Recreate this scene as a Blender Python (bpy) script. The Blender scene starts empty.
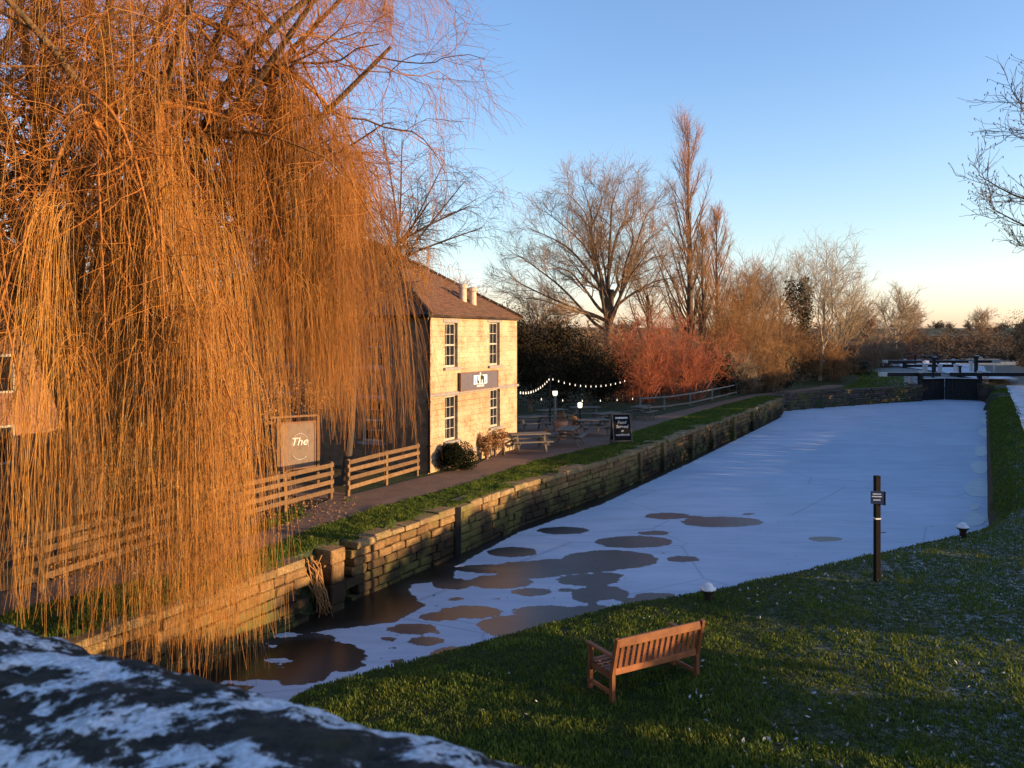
import bpy, math, random
import numpy as np
from mathutils import Vector, Matrix

# ------------------------------------------------------------------ camera, sky, sun, exposure
sc = bpy.context.scene
H = 5.0                                    # eye height above the towpath
F, CX, HY = 800.0, 512.0, 335.0            # focal length in pixels, image centre, horizon row
cam_d = bpy.data.cameras.new("camera"); cam = bpy.data.objects.new("camera", cam_d)
sc.collection.objects.link(cam); sc.camera = cam
cam.location = (0, 0, H); cam.rotation_euler = (math.radians(90), 0, 0)
cam_d.sensor_width = 36.0; cam_d.lens = 36.0 * F / 1024.0
cam_d.shift_y = -(384.0 - HY) / 1024.0
cam_d.clip_start = 0.05; cam_d.clip_end = 6000
cam_d.dof.use_dof = True; cam_d.dof.focus_distance = 22.0; cam_d.dof.aperture_fstop = 8.0

SUN_EL = math.radians(8.0)
SUN_H = Vector((0.95, -0.31, 0)).normalized()          # horizontal direction towards the sun
SUN_V = Vector((SUN_H.x * math.cos(SUN_EL), SUN_H.y * math.cos(SUN_EL), math.sin(SUN_EL)))
world = bpy.data.worlds.new("World"); sc.world = world; world.use_nodes = True
wn = world.node_tree.nodes; wl = world.node_tree.links
bg = wn["Background"]; sky = wn.new("ShaderNodeTexSky"); sky.sky_type = 'NISHITA'
sky.sun_disc = False; sky.sun_elevation = SUN_EL
sky.sun_rotation = math.atan2(SUN_H.x, SUN_H.y)
sky.altitude = 0; sky.air_density = 1.0; sky.dust_density = 0.8; sky.ozone_density = 2.3
wtc = wn.new("ShaderNodeTexCoord"); wsep = wn.new("ShaderNodeSeparateXYZ"); wl.new(wtc.outputs["Generated"], wsep.inputs[0])
wr = wn.new("ShaderNodeValToRGB"); wl.new(wsep.outputs[2], wr.inputs[0])      # the warm, pinkish belt low in a winter evening sky
we = wr.color_ramp.elements; we[0].position = 0.0; we[0].color = (1.50, 1.29, 1.72, 1); we[1].position = .32; we[1].color = (1.03, 1.04, 1.20, 1)
e_ = we.new(.11); e_.color = (1.25, 1.14, 1.18, 1)
wm = wn.new("ShaderNodeMix"); wm.data_type = 'RGBA'; wm.blend_type = 'MULTIPLY'; wm.inputs[0].default_value = 1.0
wl.new(sky.outputs[0], wm.inputs[6]); wl.new(wr.outputs[0], wm.inputs[7])
wl.new(wm.outputs[2], bg.inputs[0]); bg.inputs[1].default_value = 0.15
sun_d = bpy.data.lights.new("sun", 'SUN'); sun = bpy.data.objects.new("sun", sun_d)
sc.collection.objects.link(sun)
sun_d.energy = 4.8; sun_d.angle = math.radians(0.5); sun_d.color = (1.0, 0.63, 0.29)
sun.rotation_euler = SUN_V.to_track_quat('Z', 'Y').to_euler(); sun.location = (60, -30, 40)
sc.view_settings.view_transform = 'Standard'; sc.view_settings.look = 'None'
sc.view_settings.exposure = 1.2; sc.view_settings.gamma = 1.0
sc.view_settings.use_curve_mapping = False
try:
    sc.cycles.max_bounces = 6; sc.cycles.diffuse_bounces = 3; sc.cycles.glossy_bounces = 3
    sc.cycles.transparent_max_bounces = 6; sc.cycles.use_denoising = True
except Exception: pass

rng = np.random.default_rng(7); random.seed(7)
COL = sc.collection
def G(px, py, z=0.0):
    Y = F * (H - z) / (py - HY); return ((px - CX) / F * Y, Y)
def AT(px, py, Y):
    return Vector(((px - CX) / F * Y, Y, H - (py - HY) / F * Y))

# ------------------------------------------------------------------ materials
MAT = {}
class NT:
    def __init__(s, name):
        s.m = bpy.data.materials.new(name); s.m.use_nodes = True
        s.t = s.m.node_tree; s.n = s.t.nodes; s.l = s.t.links
        s.b = s.n["Principled BSDF"]; s.co = s.n.new("ShaderNodeTexCoord").outputs["Object"]
    def set(s, inp, v):
        if hasattr(v, "is_linked") or isinstance(v, bpy.types.NodeSocket): s.l.new(v, inp)
        else: inp.default_value = v
    def node(s, typ, **kw):
        n = s.n.new(typ)
        for k, v in kw.items():
            if k.startswith("_"): setattr(n, k[1:], v)
            else: s.set(n.inputs[k.replace("__", " ")], v)
        return n
    def noise(s, scale, detail=4, rough=.55, co=None, dist=0):
        return s.node("ShaderNodeTexNoise", Vector=co or s.co, Scale=scale, Detail=detail, Roughness=rough, Distortion=dist).outputs["Fac"]
    def ramp(s, fac, *stops):
        r = s.n.new("ShaderNodeValToRGB"); s.l.new(fac, r.inputs[0]); e = r.color_ramp.elements
        while len(e) < len(stops): e.new(.5)
        for i, (p, c) in enumerate(stops):
            e[i].position = p; e[i].color = (c, c, c, 1) if isinstance(c, (int, float)) else (*c, 1)
        return r.outputs[0]
    def mix(s, fac, a, b, mode='MIX'):
        n = s.n.new("ShaderNodeMix"); n.data_type = 'RGBA'; n.blend_type = mode
        for i, v in ((0, fac), (6, a), (7, b)):
            if isinstance(v, tuple) and len(v) == 3: v = (*v, 1)
            s.set(n.inputs[i], v)
        return n.outputs[2]
    def math(s, op, a, b=0.0):
        n = s.n.new("ShaderNodeMath"); n.operation = op; s.set(n.inputs[0], a); s.set(n.inputs[1], b); return n.outputs[0]
    def bump(s, h, strength=.5, dist=.02):
        n = s.node("ShaderNodeBump", Height=h, Strength=strength, Distance=dist); s.l.new(n.outputs[0], s.b.inputs["Normal"])
    def map(s, scale=(1, 1, 1), rot=(0, 0, 0)):
        return s.node("ShaderNodeMapping", Vector=s.co, Scale=scale, Rotation=rot).outputs[0]
    def attr(s, name):
        n = s.n.new("ShaderNodeAttribute"); n.attribute_name = name; return n
    def done(s, color, rough=.8, spec=.3):
        if isinstance(color, tuple) and len(color) == 3: color = (*color, 1)
        s.set(s.b.inputs["Base Color"], color); s.set(s.b.inputs["Roughness"], rough)
        s.b.inputs["Specular IOR Level"].default_value = spec
        return s.m
def mottled(name, c1, c2, scale=6, rough=.8, bump=.3, bd=.01, detail=5, stretch=None, spec=.3):
    t = NT(name); co = t.map(stretch) if stretch else t.co
    f = t.noise(scale, detail, .6, co)
    col = t.ramp(f, (.3, c1), (.7, c2))
    if name.startswith("wood_"):
        tn = t.attr("tone").outputs["Fac"]; g_ = t.noise(60, 4, .7); col = t.mix(t.math('MULTIPLY', tn, .55), col, tuple(x * .45 for x in c1)); col = t.mix(t.ramp(g_, (.5, 0), (.75, .5)), col, tuple(x * .5 + .03 for x in c1))
    if bump: t.bump(f, bump, bd)
    MAT[name] = t.done(col, rough, spec); return MAT[name]

mottled("bark_brown", (.06, .04, .028), (.17, .115, .075), 5, .9, .5, .02, stretch=(3, 3, .7))
mottled("bark_willow", (.05, .034, .02), (.19, .12, .06), 5, .9, .6, .03, stretch=(3, 3, .7))
def strands():
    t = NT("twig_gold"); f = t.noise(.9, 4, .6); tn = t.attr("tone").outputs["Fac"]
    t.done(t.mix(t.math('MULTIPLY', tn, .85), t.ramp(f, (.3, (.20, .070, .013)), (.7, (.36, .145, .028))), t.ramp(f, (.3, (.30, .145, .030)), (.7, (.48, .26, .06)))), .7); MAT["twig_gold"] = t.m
strands()
mottled("bark_bough", (.10, .05, .018), (.26, .13, .045), 3, .85, .3, .01)
mottled("twig_tan", (.16, .10, .058), (.26, .165, .095), .7, .85, 0)
mottled("twig_poplar", (.20, .095, .047), (.31, .15, .07), .7, .85, 0)
mottled("twig_red", (.24, .066, .032), (.38, .115, .05), .6, .85, 0)
mottled("twig_rust", (.19, .10, .040), (.33, .175, .065), .6, .85, 0)
mottled("twig_dim", (.075, .046, .028), (.16, .098, .055), .05, .9, 0)
mottled("twig_dark", (.035, .028, .022), (.075, .055, .04), 1.0, .85, 0)
mottled("twig_pale", (.20, .15, .09), (.32, .25, .16), .8, .85, 0)
mottled("bark_pale", (.22, .17, .11), (.45, .36, .25), 4, .85, .3, stretch=(1, 1, .4))
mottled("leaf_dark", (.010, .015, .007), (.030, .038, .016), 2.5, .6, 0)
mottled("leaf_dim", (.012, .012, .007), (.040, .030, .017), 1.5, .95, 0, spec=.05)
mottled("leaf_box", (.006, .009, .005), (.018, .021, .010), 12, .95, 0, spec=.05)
mottled("leaf_brown", (.17, .085, .035), (.32, .17, .07), 3, .8, 0)
mottled("wood_teak", (.13, .048, .020), (.30, .115, .045), 5, .55, .25, .004, stretch=(1, 1, 1))
mottled("wood_fence", (.12, .068, .032), (.23, .135, .065), 9, .8, .3, .006)
mottled("wood_grey", (.10, .085, .07), (.20, .17, .14), 9, .8, .3, .006)
mottled("wood_rail", (.13, .12, .105), (.24, .225, .20), 9, .8, .2, .006)
mottled("black_timber", (.008, .008, .009), (.022, .02, .02), 5, .7, .3, .01)
mottled("black_paint", (.0025, .0025, .003), (.006, .006, .007), 8, .6, .1, .003, spec=.1)
mottled("white_paint", (.40, .39, .37), (.58, .57, .55), 7, .6, .1, .004)
mottled("frost_white", (.48, .52, .57), (.68, .71, .75), 14, .8, .3, .01)
mottled("frost_fleck", (.22, .24, .26), (.42, .45, .48), 30, .8, 0)
mottled("iron_rust", (.012, .010, .009), (.045, .03, .022), 20, .7, .3, .004)
mottled("frame_brown", (.11, .055, .035), (.20, .105, .065), 9, .7, .2, .004)
mottled("board_taupe", (.13, .095, .075), (.19, .14, .11), 5, .7, .1, .003)
mottled("sign_slate", (.075, .068, .085), (.105, .092, .11), 6, .6, .05, .002)
mottled("chalk", (.5, .5, .5), (.75, .75, .74), 60, .9, 0)
mottled("window_frame", (.30, .27, .23), (.44, .40, .34), 9, .6, .1, .003)
mottled("lead_grey", (.16, .15, .15), (.28, .26, .25), 9, .6, .1, .003)
mottled("terracotta", (.38, .17, .09), (.55, .27, .15), 8, .8, .2, .004)
mottled("clay_pot", (.36, .28, .22), (.52, .43, .35), 8, .8, .2, .004)
mottled("blue_plate", (.018, .03, .075), (.03, .05, .11), 8, .4, .05, .002)
def glass():
    t = NT("glass"); f = t.noise(2.0, 2)
    t.b.inputs["Metallic"].default_value = 0.0
    t.bump(f, .05, .02); MAT["glass"] = t.done((.012, .014, .018), .06, .8)
glass()
def bulb():
    t = NT("bulb"); t.b.inputs["Emission Color"].default_value = (1, .82, .58, 1); t.b.inputs["Emission Strength"].default_value = .8
    MAT["bulb"] = t.done((.8, .75, .65), .3)
bulb()
def grass_ground():
    t = NT("ground")
    n1 = t.noise(.35, 5, .6); n2 = t.noise(9, 5, .7); n3 = t.noise(40, 3, .7)
    a = t.ramp(n2, (.3, (.012, .020, .006)), (.7, (.038, .055, .014)))
    b = t.ramp(n2, (.3, (.020, .026, .008)), (.7, (.055, .060, .018)))
    col = t.mix(t.ramp(n1, (.42, 0), (.62, 1)), a, b)
    fr = t.attr("frost").outputs["Fac"]
    mask = t.ramp(t.math('ADD', t.math('MULTIPLY', n2, .6), t.math('MULTIPLY', n3, .4)), (.46, 0), (.60, 1))
    m2 = t.math('MULTIPLY', mask, fr)
    col = t.mix(m2, col, (.62, .66, .70))
    dirt = t.attr("dirt").outputs["Fac"]
    col = t.mix(dirt, col, t.ramp(n2, (.3, (.05, .032, .018)), (.7, (.12, .075, .04))))
    t.bump(t.math('ADD', n2, t.math('MULTIPLY', n3, .4)), .8, .06)
    MAT["ground"] = t.done(col, .95, .15)
grass_ground()
def blades():
    t = NT("grass_blade"); n = t.noise(.9, 4, .65)
    r = t.attr("tone").outputs["Fac"]
    c = t.ramp(r, (0, (.016, .040, .006)), (.55, (.080, .140, .016)), (1, (.22, .24, .04)))
    c = t.mix(t.ramp(n, (.35, 0), (.65, .6)), c, (.10, .115, .02))
    m_ = t.done(c, .6, .2); tr = t.node("ShaderNodeBsdfTranslucent", Color=c); mx = t.n.new("ShaderNodeMixShader"); mx.inputs[0].default_value = .35
    t.l.new(t.b.outputs[0], mx.inputs[1]); t.l.new(tr.outputs[0], mx.inputs[2]); t.l.new(mx.outputs[0], t.n["Material Output"].inputs["Surface"]); MAT["grass_blade"] = m_
blades()
def path():
    t = NT("path"); n = t.noise(1.5, 5, .6); n2 = t.noise(40, 4, .7)
    c = t.ramp(n, (.3, (.085, .052, .038)), (.7, (.145, .09, .065)))
    c = t.mix(t.ramp(n2, (.4, 0), (.7, .6)), c, (.26, .18, .13)); t.bump(n2, .5, .02)
    MAT["path"] = t.done(c, .95, .2)
path()
def frosty_path():
    t = NT("frosty_path"); n = t.noise(.9, 5, .65); n2 = t.noise(12, 4, .7)
    c = t.ramp(t.math('ADD', t.math('MULTIPLY', n, .6), t.math('MULTIPLY', n2, .4)), (.36, (.12, .12, .10)), (.47, (.55, .6, .66)), (.7, (.72, .75, .8)))
    t.bump(n2, .4, .02); MAT["frosty_path"] = t.done(c, .9, .2)
frosty_path()
def ice():
    t = NT("ice")
    th = t.attr("thaw").outputs["Fac"]; wet = t.attr("wet").outputs["Fac"]
    n = t.noise(3.5, 5, .65); n2 = t.noise(.25, 3, .5); n3 = t.noise(60, 2, .5)
    e = t.math('ADD', th, t.math('MULTIPLY', t.math('SUBTRACT', n, .5), .30))
    m = t.ramp(e, (.5, 0), (.515, 1))          # 1 = bare dark ice
    snow = t.ramp(t.math('ADD', t.math('MULTIPLY', n2, .8), t.math('MULTIPLY', n3, .2)), (.3, (.36, .44, .55)), (.7, (.46, .545, .65)))
    wv = t.noise(1.1, 5, .7, t.map((.35, 1.6, 1), (0, 0, .5))); snow = t.mix(t.ramp(wv, (.42, 0), (.70, .4)), snow, (.22, .29, .39))
    vo = t.node("ShaderNodeTexVoronoi", _feature='DISTANCE_TO_EDGE', Vector=t.map((.16, .22, 1)), Scale=1.0); t.l.new(t.node("ShaderNodeMapping", Vector=t.co, Scale=(.13, .2, 1)).outputs[0], vo.inputs["Vector"])
    snow = t.mix(t.ramp(vo.outputs["Distance"], (.0, .5), (.006, 0)), snow, (.20, .24, .30))
    grey = t.noise(.8, 3, .6)
    dark = t.mix(wet, t.ramp(grey, (.35, (.030, .038, .043)), (.65, (.052, .060, .064))), (.016, .014, .010))
    col = t.mix(m, snow, dark)
    rough = t.math('SUBTRACT', .85, t.math('MULTIPLY', m, t.math('ADD', .54, t.math('MULTIPLY', wet, .02))))
    sp = t.math('ADD', .1, t.math('MULTIPLY', m, .25)); t.set(t.b.inputs["Specular IOR Level"], sp)
    t.bump(n3, .06, .004)
    mm = t.done(col, rough, .5); t.l.new(sp, t.b.inputs["Specular IOR Level"]); MAT["ice"] = mm
ice()
def masonry(name, c1, c2, c3, bump=.7, moss=True):
    t = NT(name); n = t.noise(3.0, 6, .65); n2 = t.noise(22, 5, .7); n3 = t.noise(.7, 4, .6)
    tone = t.attr("tone").outputs["Fac"]
    c = t.mix(tone, c1, c2); c = t.mix(t.ramp(n, (.38, 0), (.66, .75)), c, c3)
    c = t.mix(t.ramp(n2, (.35, .55), (.6, 0)), c, (.03, .022, .015))
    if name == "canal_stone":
        zz = t.node("ShaderNodeSeparateXYZ", Vector=t.co).outputs[2]; shade_z = t.math('ADD', zz, t.math('MULTIPLY', t.math('SUBTRACT', n3, .5), 1.1))
        c = t.mix(t.ramp(t.math('ADD', shade_z, 1.4), (.50, .95), (.98, 0)), c, (.022, .018, .012))      # shade on the lower wall, painted in as a dark band
    if moss: c = t.mix(t.ramp(n3, (.48, 0), (.62, .7)), c, (.10, .10, .03))
    t.bump(t.math('ADD', n2, t.math('MULTIPLY', n, .8)), bump, .03); MAT[name] = t.done(c, .95, .15)
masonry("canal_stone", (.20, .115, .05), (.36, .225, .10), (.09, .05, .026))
masonry("coping_stone", (.24, .165, .08), (.38, .27, .14), (.13, .09, .045))
masonry("lock_stone", (.07, .06, .05), (.13, .115, .10), (.04, .035, .03))
def house_wall():
    t = NT("painted_stone")
    co = t.node("ShaderNodeMapping", Vector=t.co, Rotation=(math.radians(90), 0, 0)).outputs[0]
    wob = t.node("ShaderNodeMix", _data_type='VECTOR')
    t.set(wob.inputs[0], .03); t.l.new(t.co, wob.inputs[4])
    nz = t.node("ShaderNodeTexNoise", Vector=t.co, Scale=4.0, Detail=3.0); t.l.new(nz.outputs["Color"], wob.inputs[5])
    sep = t.node("ShaderNodeSeparateXYZ", Vector=wob.outputs[1])
    comb = t.node("ShaderNodeCombineXYZ", X=t.math('ADD', sep.outputs[0], sep.outputs[1]), Y=sep.outputs[2], Z=0.0)
    br = t.node("ShaderNodeTexBrick", Vector=comb.outputs[0], Scale=1.0, Mortar__Size=.016, Mortar__Smooth=.5, Bias=0.0, Brick__Width=.46, Row__Height=.2)
    br.inputs["Color1"].default_value = (.2, .2, .2, 1); br.inputs["Color2"].default_value = (.8, .8, .8, 1); br.inputs["Mortar"].default_value = (0, 0, 0, 1)
    n = t.noise(1.1, 6, .65); n2 = t.noise(14, 6, .75); n3 = t.noise(.55, 4, .6)
    paint = t.ramp(n3, (.35, (.42, .31, .205)), (.65, (.58, .465, .335)))
    stone = t.mix(br.outputs["Color"], (.18, .105, .055), (.38, .25, .13))
    worn = t.math('ADD', t.math('MULTIPLY', n, .55), t.math('MULTIPLY', n2, .45))
    c = t.mix(t.ramp(worn, (.43, 0), (.56, .85)), paint, stone); c = t.mix(t.ramp(t.noise(.8, 3, .6), (.5, 0), (.7, .45)), c, (.40, .235, .16))
    c = t.mix(t.math('MULTIPLY', br.outputs["Fac"], t.ramp(n, (.46, .0), (.66, .35))), c, (.15, .09, .05))
    n4 = t.noise(34, 5, .7); c = t.mix(t.ramp(n2, (.58, 0), (.66, .75)), c, (.10, .06, .035)); c = t.mix(t.ramp(n4, (.60, 0), (.68, .7)), c, (.06, .038, .02))
    t.bump(t.math('SUBTRACT', n2, t.math('MULTIPLY', br.outputs["Fac"], .25)), .8, .04)
    MAT["painted_stone"] = t.done(c, .9, .15)
house_wall()
mottled("rubble_stone", (.10, .065, .04), (.26, .17, .10), 3, .95, .6, .03)
def roof_tile():
    t = NT("roof_tile")
    uv = t.n.new("ShaderNodeUVMap").outputs[0]
    br = t.node("ShaderNodeTexBrick", Vector=uv, Scale=1.0, Mortar__Size=.014, Mortar__Smooth=.3, Brick__Width=.19, Row__Height=.13)
    br.inputs["Color1"].default_value = (.10, .052, .032, 1); br.inputs["Color2"].default_value = (.20, .095, .055, 1); br.inputs["Mortar"].default_value = (.02, .012, .01, 1)
    n = t.noise(1.2, 5, .65); n2 = t.noise(12, 4, .7)
    c = t.mix(t.ramp(n, (.42, 0), (.68, .65)), br.outputs["Color"], (.12, .075, .04))
    c = t.mix(t.ramp(n2, (.60, 0), (.72, .6)), c, (.26, .19, .11))
    t.bump(t.math('SUBTRACT', n2, br.outputs["Fac"]), .7, .03); MAT["roof_tile"] = t.done(c, .9, .2)
roof_tile()
def brick(name, a, b, mor):
    t = NT(name)
    sep = t.node("ShaderNodeSeparateXYZ", Vector=t.co)
    comb = t.node("ShaderNodeCombineXYZ", X=t.math('ADD', sep.outputs[0], sep.outputs[1]), Y=sep.outputs[2], Z=0.0)
    br = t.node("ShaderNodeTexBrick", Vector=comb.outputs[0], Scale=1.0, Mortar__Size=.008, Brick__Width=.23, Row__Height=.075)
    br.inputs["Color1"].default_value = (*a, 1); br.inputs["Color2"].default_value = (*b, 1); br.inputs["Mortar"].default_value = (*mor, 1)
    n = t.noise(2, 5, .65); c = t.mix(t.ramp(n, (.4, 0), (.7, .5)), br.outputs["Color"], (.08, .05, .035))
    t.bump(n, .4, .02); MAT[name] = t.done(c, .9, .15)
brick("brick_red", (.19, .078, .042), (.29, .125, .065), (.2, .16, .115))
def parapet():
    t = NT("frosted_stone")
    n = t.noise(5.5, 6, .62, t.map((1, 1.6, 1)), .6); n2 = t.noise(40, 5, .7); n3 = t.noise(120, 3, .6)
    base = t.ramp(n2, (.35, (.010, .010, .009)), (.7, (.05, .046, .04)))
    base = t.mix(t.ramp(n, (.3, .5), (.45, 0)), base, (.025, .03, .012))
    fm = t.ramp(t.math('ADD', t.math('MULTIPLY', n, .6), t.math('MULTIPLY', n2, .4)), (.495, 0), (.53, 1))
    fm = t.math('MULTIPLY', fm, t.ramp(n3, (.35, .55), (.6, 1)))
    c = t.mix(fm, base, (.62, .67, .74))
    t.bump(t.math('ADD', n2, t.math('MULTIPLY', fm, .5)), .7, .01); MAT["frosted_stone"] = t.done(c, .9, .2)
parapet()

# ------------------------------------------------------------------ mesh helpers
def np_mesh(name, V, Fc, smooth=False, attrs=None):
    V = np.asarray(V, np.float32); Fc = np.asarray(Fc, np.int32); k = Fc.shape[1]
    me = bpy.data.meshes.new(name)
    me.vertices.add(len(V)); me.vertices.foreach_set("co", V.ravel())
    me.loops.add(Fc.size); me.loops.foreach_set("vertex_index", Fc.ravel())
    me.polygons.add(len(Fc)); me.polygons.foreach_set("loop_start", np.arange(0, Fc.size, k, dtype=np.int32))
    try: me.polygons.foreach_set("loop_total", np.full(len(Fc), k, np.int32))
    except Exception: pass
    if smooth: me.polygons.foreach_set("use_smooth", np.ones(len(Fc), bool))
    for nm, a in (attrs or {}).items():
        at = me.attributes.new(nm, 'FLOAT', 'POINT'); at.data.foreach_set("value", np.asarray(a, np.float32).ravel())
    me.update(); return me
def link(name, me, mat, parent=None):
    o = bpy.data.objects.new(name, me); COL.objects.link(o)
    if mat: me.materials.append(MAT[mat] if isinstance(mat, str) else mat)
    if parent: o.parent = parent
    return o
def tag(o, label, cat, group=None):
    o["label"] = label; o["category"] = cat
    if group: o["group"] = group
    return o
def kind(o, k): o["kind"] = k; return o
def thing(name, label, cat, loc=(0, 0, 0), rz=0.0, group=None):
    o = bpy.data.objects.new(name, None); o.empty_display_size = .3; COL.objects.link(o)
    o.location = loc; o.rotation_euler = (0, 0, rz); return tag(o, label, cat, group)
def copy_tree(o, parent=None):
    c = o.copy(); COL.objects.link(c); c.parent = parent
    for ch in [x for x in COL.objects if x.parent == o]: copy_tree(ch, c)
    return c

class MB:
    """collects boxes, bars, tubes, lathes; builds one mesh"""
    def __init__(s): s.v = []; s.f = []; s.tone = []
    def add(s, vs, fs, tone=None):
        o = len(s.v); s.v += [tuple(v) for v in vs]; s.f += [tuple(i + o for i in f) for f in fs]
        tn = random.random() if tone is None else tone; s.tone += [tn] * len(vs)
    def box(s, c, d, M=None, jit=0.0, bev=0.0):
        hx, hy, hz = d[0] / 2, d[1] / 2, d[2] / 2; c = Vector(c)
        if bev > 0:                          # chamfered box: 24 vertices
            b = min(bev, hx * .9, hy * .9, hz * .9); vs = []; idx = {}
            for sx in (-1, 1):
                for sy in (-1, 1):
                    for sz in (-1, 1):
                        for ax in range(3):
                            p = [sx * (hx - b), sy * (hy - b), sz * (hz - b)]; p[ax] = (sx, sy, sz)[ax] * (hx, hy, hz)[ax]
                            idx[(sx, sy, sz, ax)] = len(vs); vs.append(Vector(p))
            fs = []
            for ax in range(3):
                a1, a2 = (ax + 1) % 3, (ax + 2) % 3
                for sg in (-1, 1):
                    q = []
                    for u, w in ((-1, -1), (1, -1), (1, 1), (-1, 1)):
                        k = [0, 0, 0]; k[ax] = sg; k[a1] = u; k[a2] = w; q.append(idx[(*k, ax)])
                    fs.append(q if sg > 0 else q[::-1])
            for ax in range(3):              # edges
                a1, a2 = (ax + 1) % 3, (ax + 2) % 3
                for s1 in (-1, 1):
                    for s2 in (-1, 1):
                        q = []
                        for k_, aa in ((-1, a1), (1, a1), (1, a2), (-1, a2)):
                            k = [0, 0, 0]; k[ax] = k_; k[a1] = s1; k[a2] = s2; q.append(idx[(*k, aa)])
                        fs.append(q if s1 * s2 > 0 else q[::-1])
            for sx in (-1, 1):
                for sy in (-1, 1):
                    for sz in (-1, 1):
                        q = [idx[(sx, sy, sz, a)] for a in range(3)]; fs.append(q if sx * sy * sz > 0 else q[::-1])
        else:
            vs = [Vector((x * hx, y * hy, z * hz)) for z in (-1, 1) for y in (-1, 1) for x in (-1, 1)]
            fs = [(0, 2, 3, 1), (4, 5, 7, 6), (0, 1, 5, 4), (2, 6, 7, 3), (0, 4, 6, 2), (1, 3, 7, 5)]
        if jit: vs = [v + Vector((random.uniform(-jit, jit), random.uniform(-jit, jit), random.uniform(-jit, jit))) for v in vs]
        if M is not None: vs = [M @ v for v in vs]
        s.add([v + c for v in vs], fs); return s
    def bar(s, p, q, w, h, up=(0, 0, 1), bev=0.0):
        p, q = Vector(p), Vector(q); d = q - p; L = d.length; x = d.normalized(); y = Vector(up).cross(x)
        if y.length < 1e-4: y = Vector((0, 1, 0)).cross(x)
        if y.length < 1e-4: y = Vector((1, 0, 0))
        y.normalize(); z = x.cross(y); M = Matrix((x, y, z)).transposed()
        return s.box((p + q) / 2, (L, w, h), M, 0, bev)
    def tube(s, pts, r, n=8, cap=True):
        pts = [Vector(p) for p in pts]; rs = r if isinstance(r, (list, tuple)) else [r] * len(pts); vs = []; fs = []
        for i, p in enumerate(pts):
            t = (pts[min(i + 1, len(pts) - 1)] - pts[max(i - 1, 0)]).normalized()
            a = t.cross(Vector((.13, .21, .97)) if abs(t.z) < .8 else Vector((.97, .2, .1))).normalized(); b = t.cross(a)
            for k in range(n):
                an = 2 * math.pi * k / n; vs.append(p + (a * math.cos(an) + b * math.sin(an)) * rs[i])
        for i in range(len(pts) - 1):
            for k in range(n): fs.append((i * n + k, i * n + (k + 1) % n, (i + 1) * n + (k + 1) % n, (i + 1) * n + k))
        if cap: fs.append(tuple(range(n))[::-1]); fs.append(tuple((len(pts) - 1) * n + k for k in range(n)))
        s.add(vs, fs); return s
    def lathe(s, c, prof, n=16):
        c = Vector(c); vs = []; fs = []
        for (r, z) in prof:
            for k in range(n):
                an = 2 * math.pi * k / n; vs.append(c + Vector((r * math.cos(an), r * math.sin(an), z)))
        for i in range(len(prof) - 1):
            for k in range(n): fs.append((i * n + k, i * n + (k + 1) % n, (i + 1) * n + (k + 1) % n, (i + 1) * n + k))
        fs.append(tuple(range(n))[::-1]); fs.append(tuple((len(prof) - 1) * n + k for k in range(n)))
        s.add(vs, fs); return s
    def poly(s, pts): s.add(pts, [tuple(range(len(pts)))]); return s
    def slab(s, pts, dz):
        """extruded polygon: pts (counter-clockwise from above) are the top, dz the thickness below"""
        n = len(pts); top = [Vector(p) for p in pts]; bot = [p - Vector((0, 0, dz)) for p in top]
        fs = [tuple(range(n)), tuple(range(2 * n - 1, n - 1, -1))] + [(i, n + i, n + (i + 1) % n, (i + 1) % n) for i in range(n)]
        s.add(top + bot, fs); return s
    def build(s, name, mat, parent=None, smooth=False):
        me = bpy.data.meshes.new(name); me.from_pydata(s.v, [], s.f)
        at = me.attributes.new("tone", 'FLOAT', 'POINT'); at.data.foreach_set("value", np.array(s.tone, np.float32))
        if smooth: me.polygons.foreach_set("use_smooth", np.ones(len(me.polygons), bool))
        me.update(); return link(name, me, mat, parent)

def tube_arrays(P, R, sides=3):
    """P (N,K,3), R (N,K) -> verts, quads"""
    P = np.asarray(P, np.float64); N, K, _ = P.shape
    T = np.gradient(P, axis=1); T /= np.linalg.norm(T, axis=2, keepdims=True) + 1e-9
    ov = P[:, -1] - P[:, 0]; ov /= np.linalg.norm(ov, axis=1, keepdims=True) + 1e-9
    ref = np.where(np.abs(ov[:, 2:3]) < .75, np.array([[.05, .1, 1.0]]), np.array([[1.0, .15, .05]]))[:, None, :]
    A = np.cross(T, np.broadcast_to(ref, T.shape)); A /= np.linalg.norm(A, axis=2, keepdims=True) + 1e-9
    B = np.cross(T, A); an = np.arange(sides) * 2 * np.pi / sides
    V = P[:, :, None, :] + R[:, :, None, None] * (A[:, :, None, :] * np.cos(an)[None, None, :, None] + B[:, :, None, :] * np.sin(an)[None, None, :, None])
    base = (np.arange(N) * K * sides)[:, None, None] + (np.arange(K - 1) * sides)[None, :, None]
    k = np.arange(sides)[None, None, :]; k2 = (np.arange(sides) + 1)[None, None, :] % sides
    Q = np.stack([base + k, base + k2, base + sides + k2, base + sides + k], -1).reshape(-1, 4)
    return V.reshape(-1, 3), Q
def join(parts):
    V = []; Q = []; o = 0
    for v, q in parts: V.append(v); Q.append(q + o); o += len(v)
    return np.concatenate(V), np.concatenate(Q)
def unit(v): return v / (np.linalg.norm(v, axis=-1, keepdims=True) + 1e-9)
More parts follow.
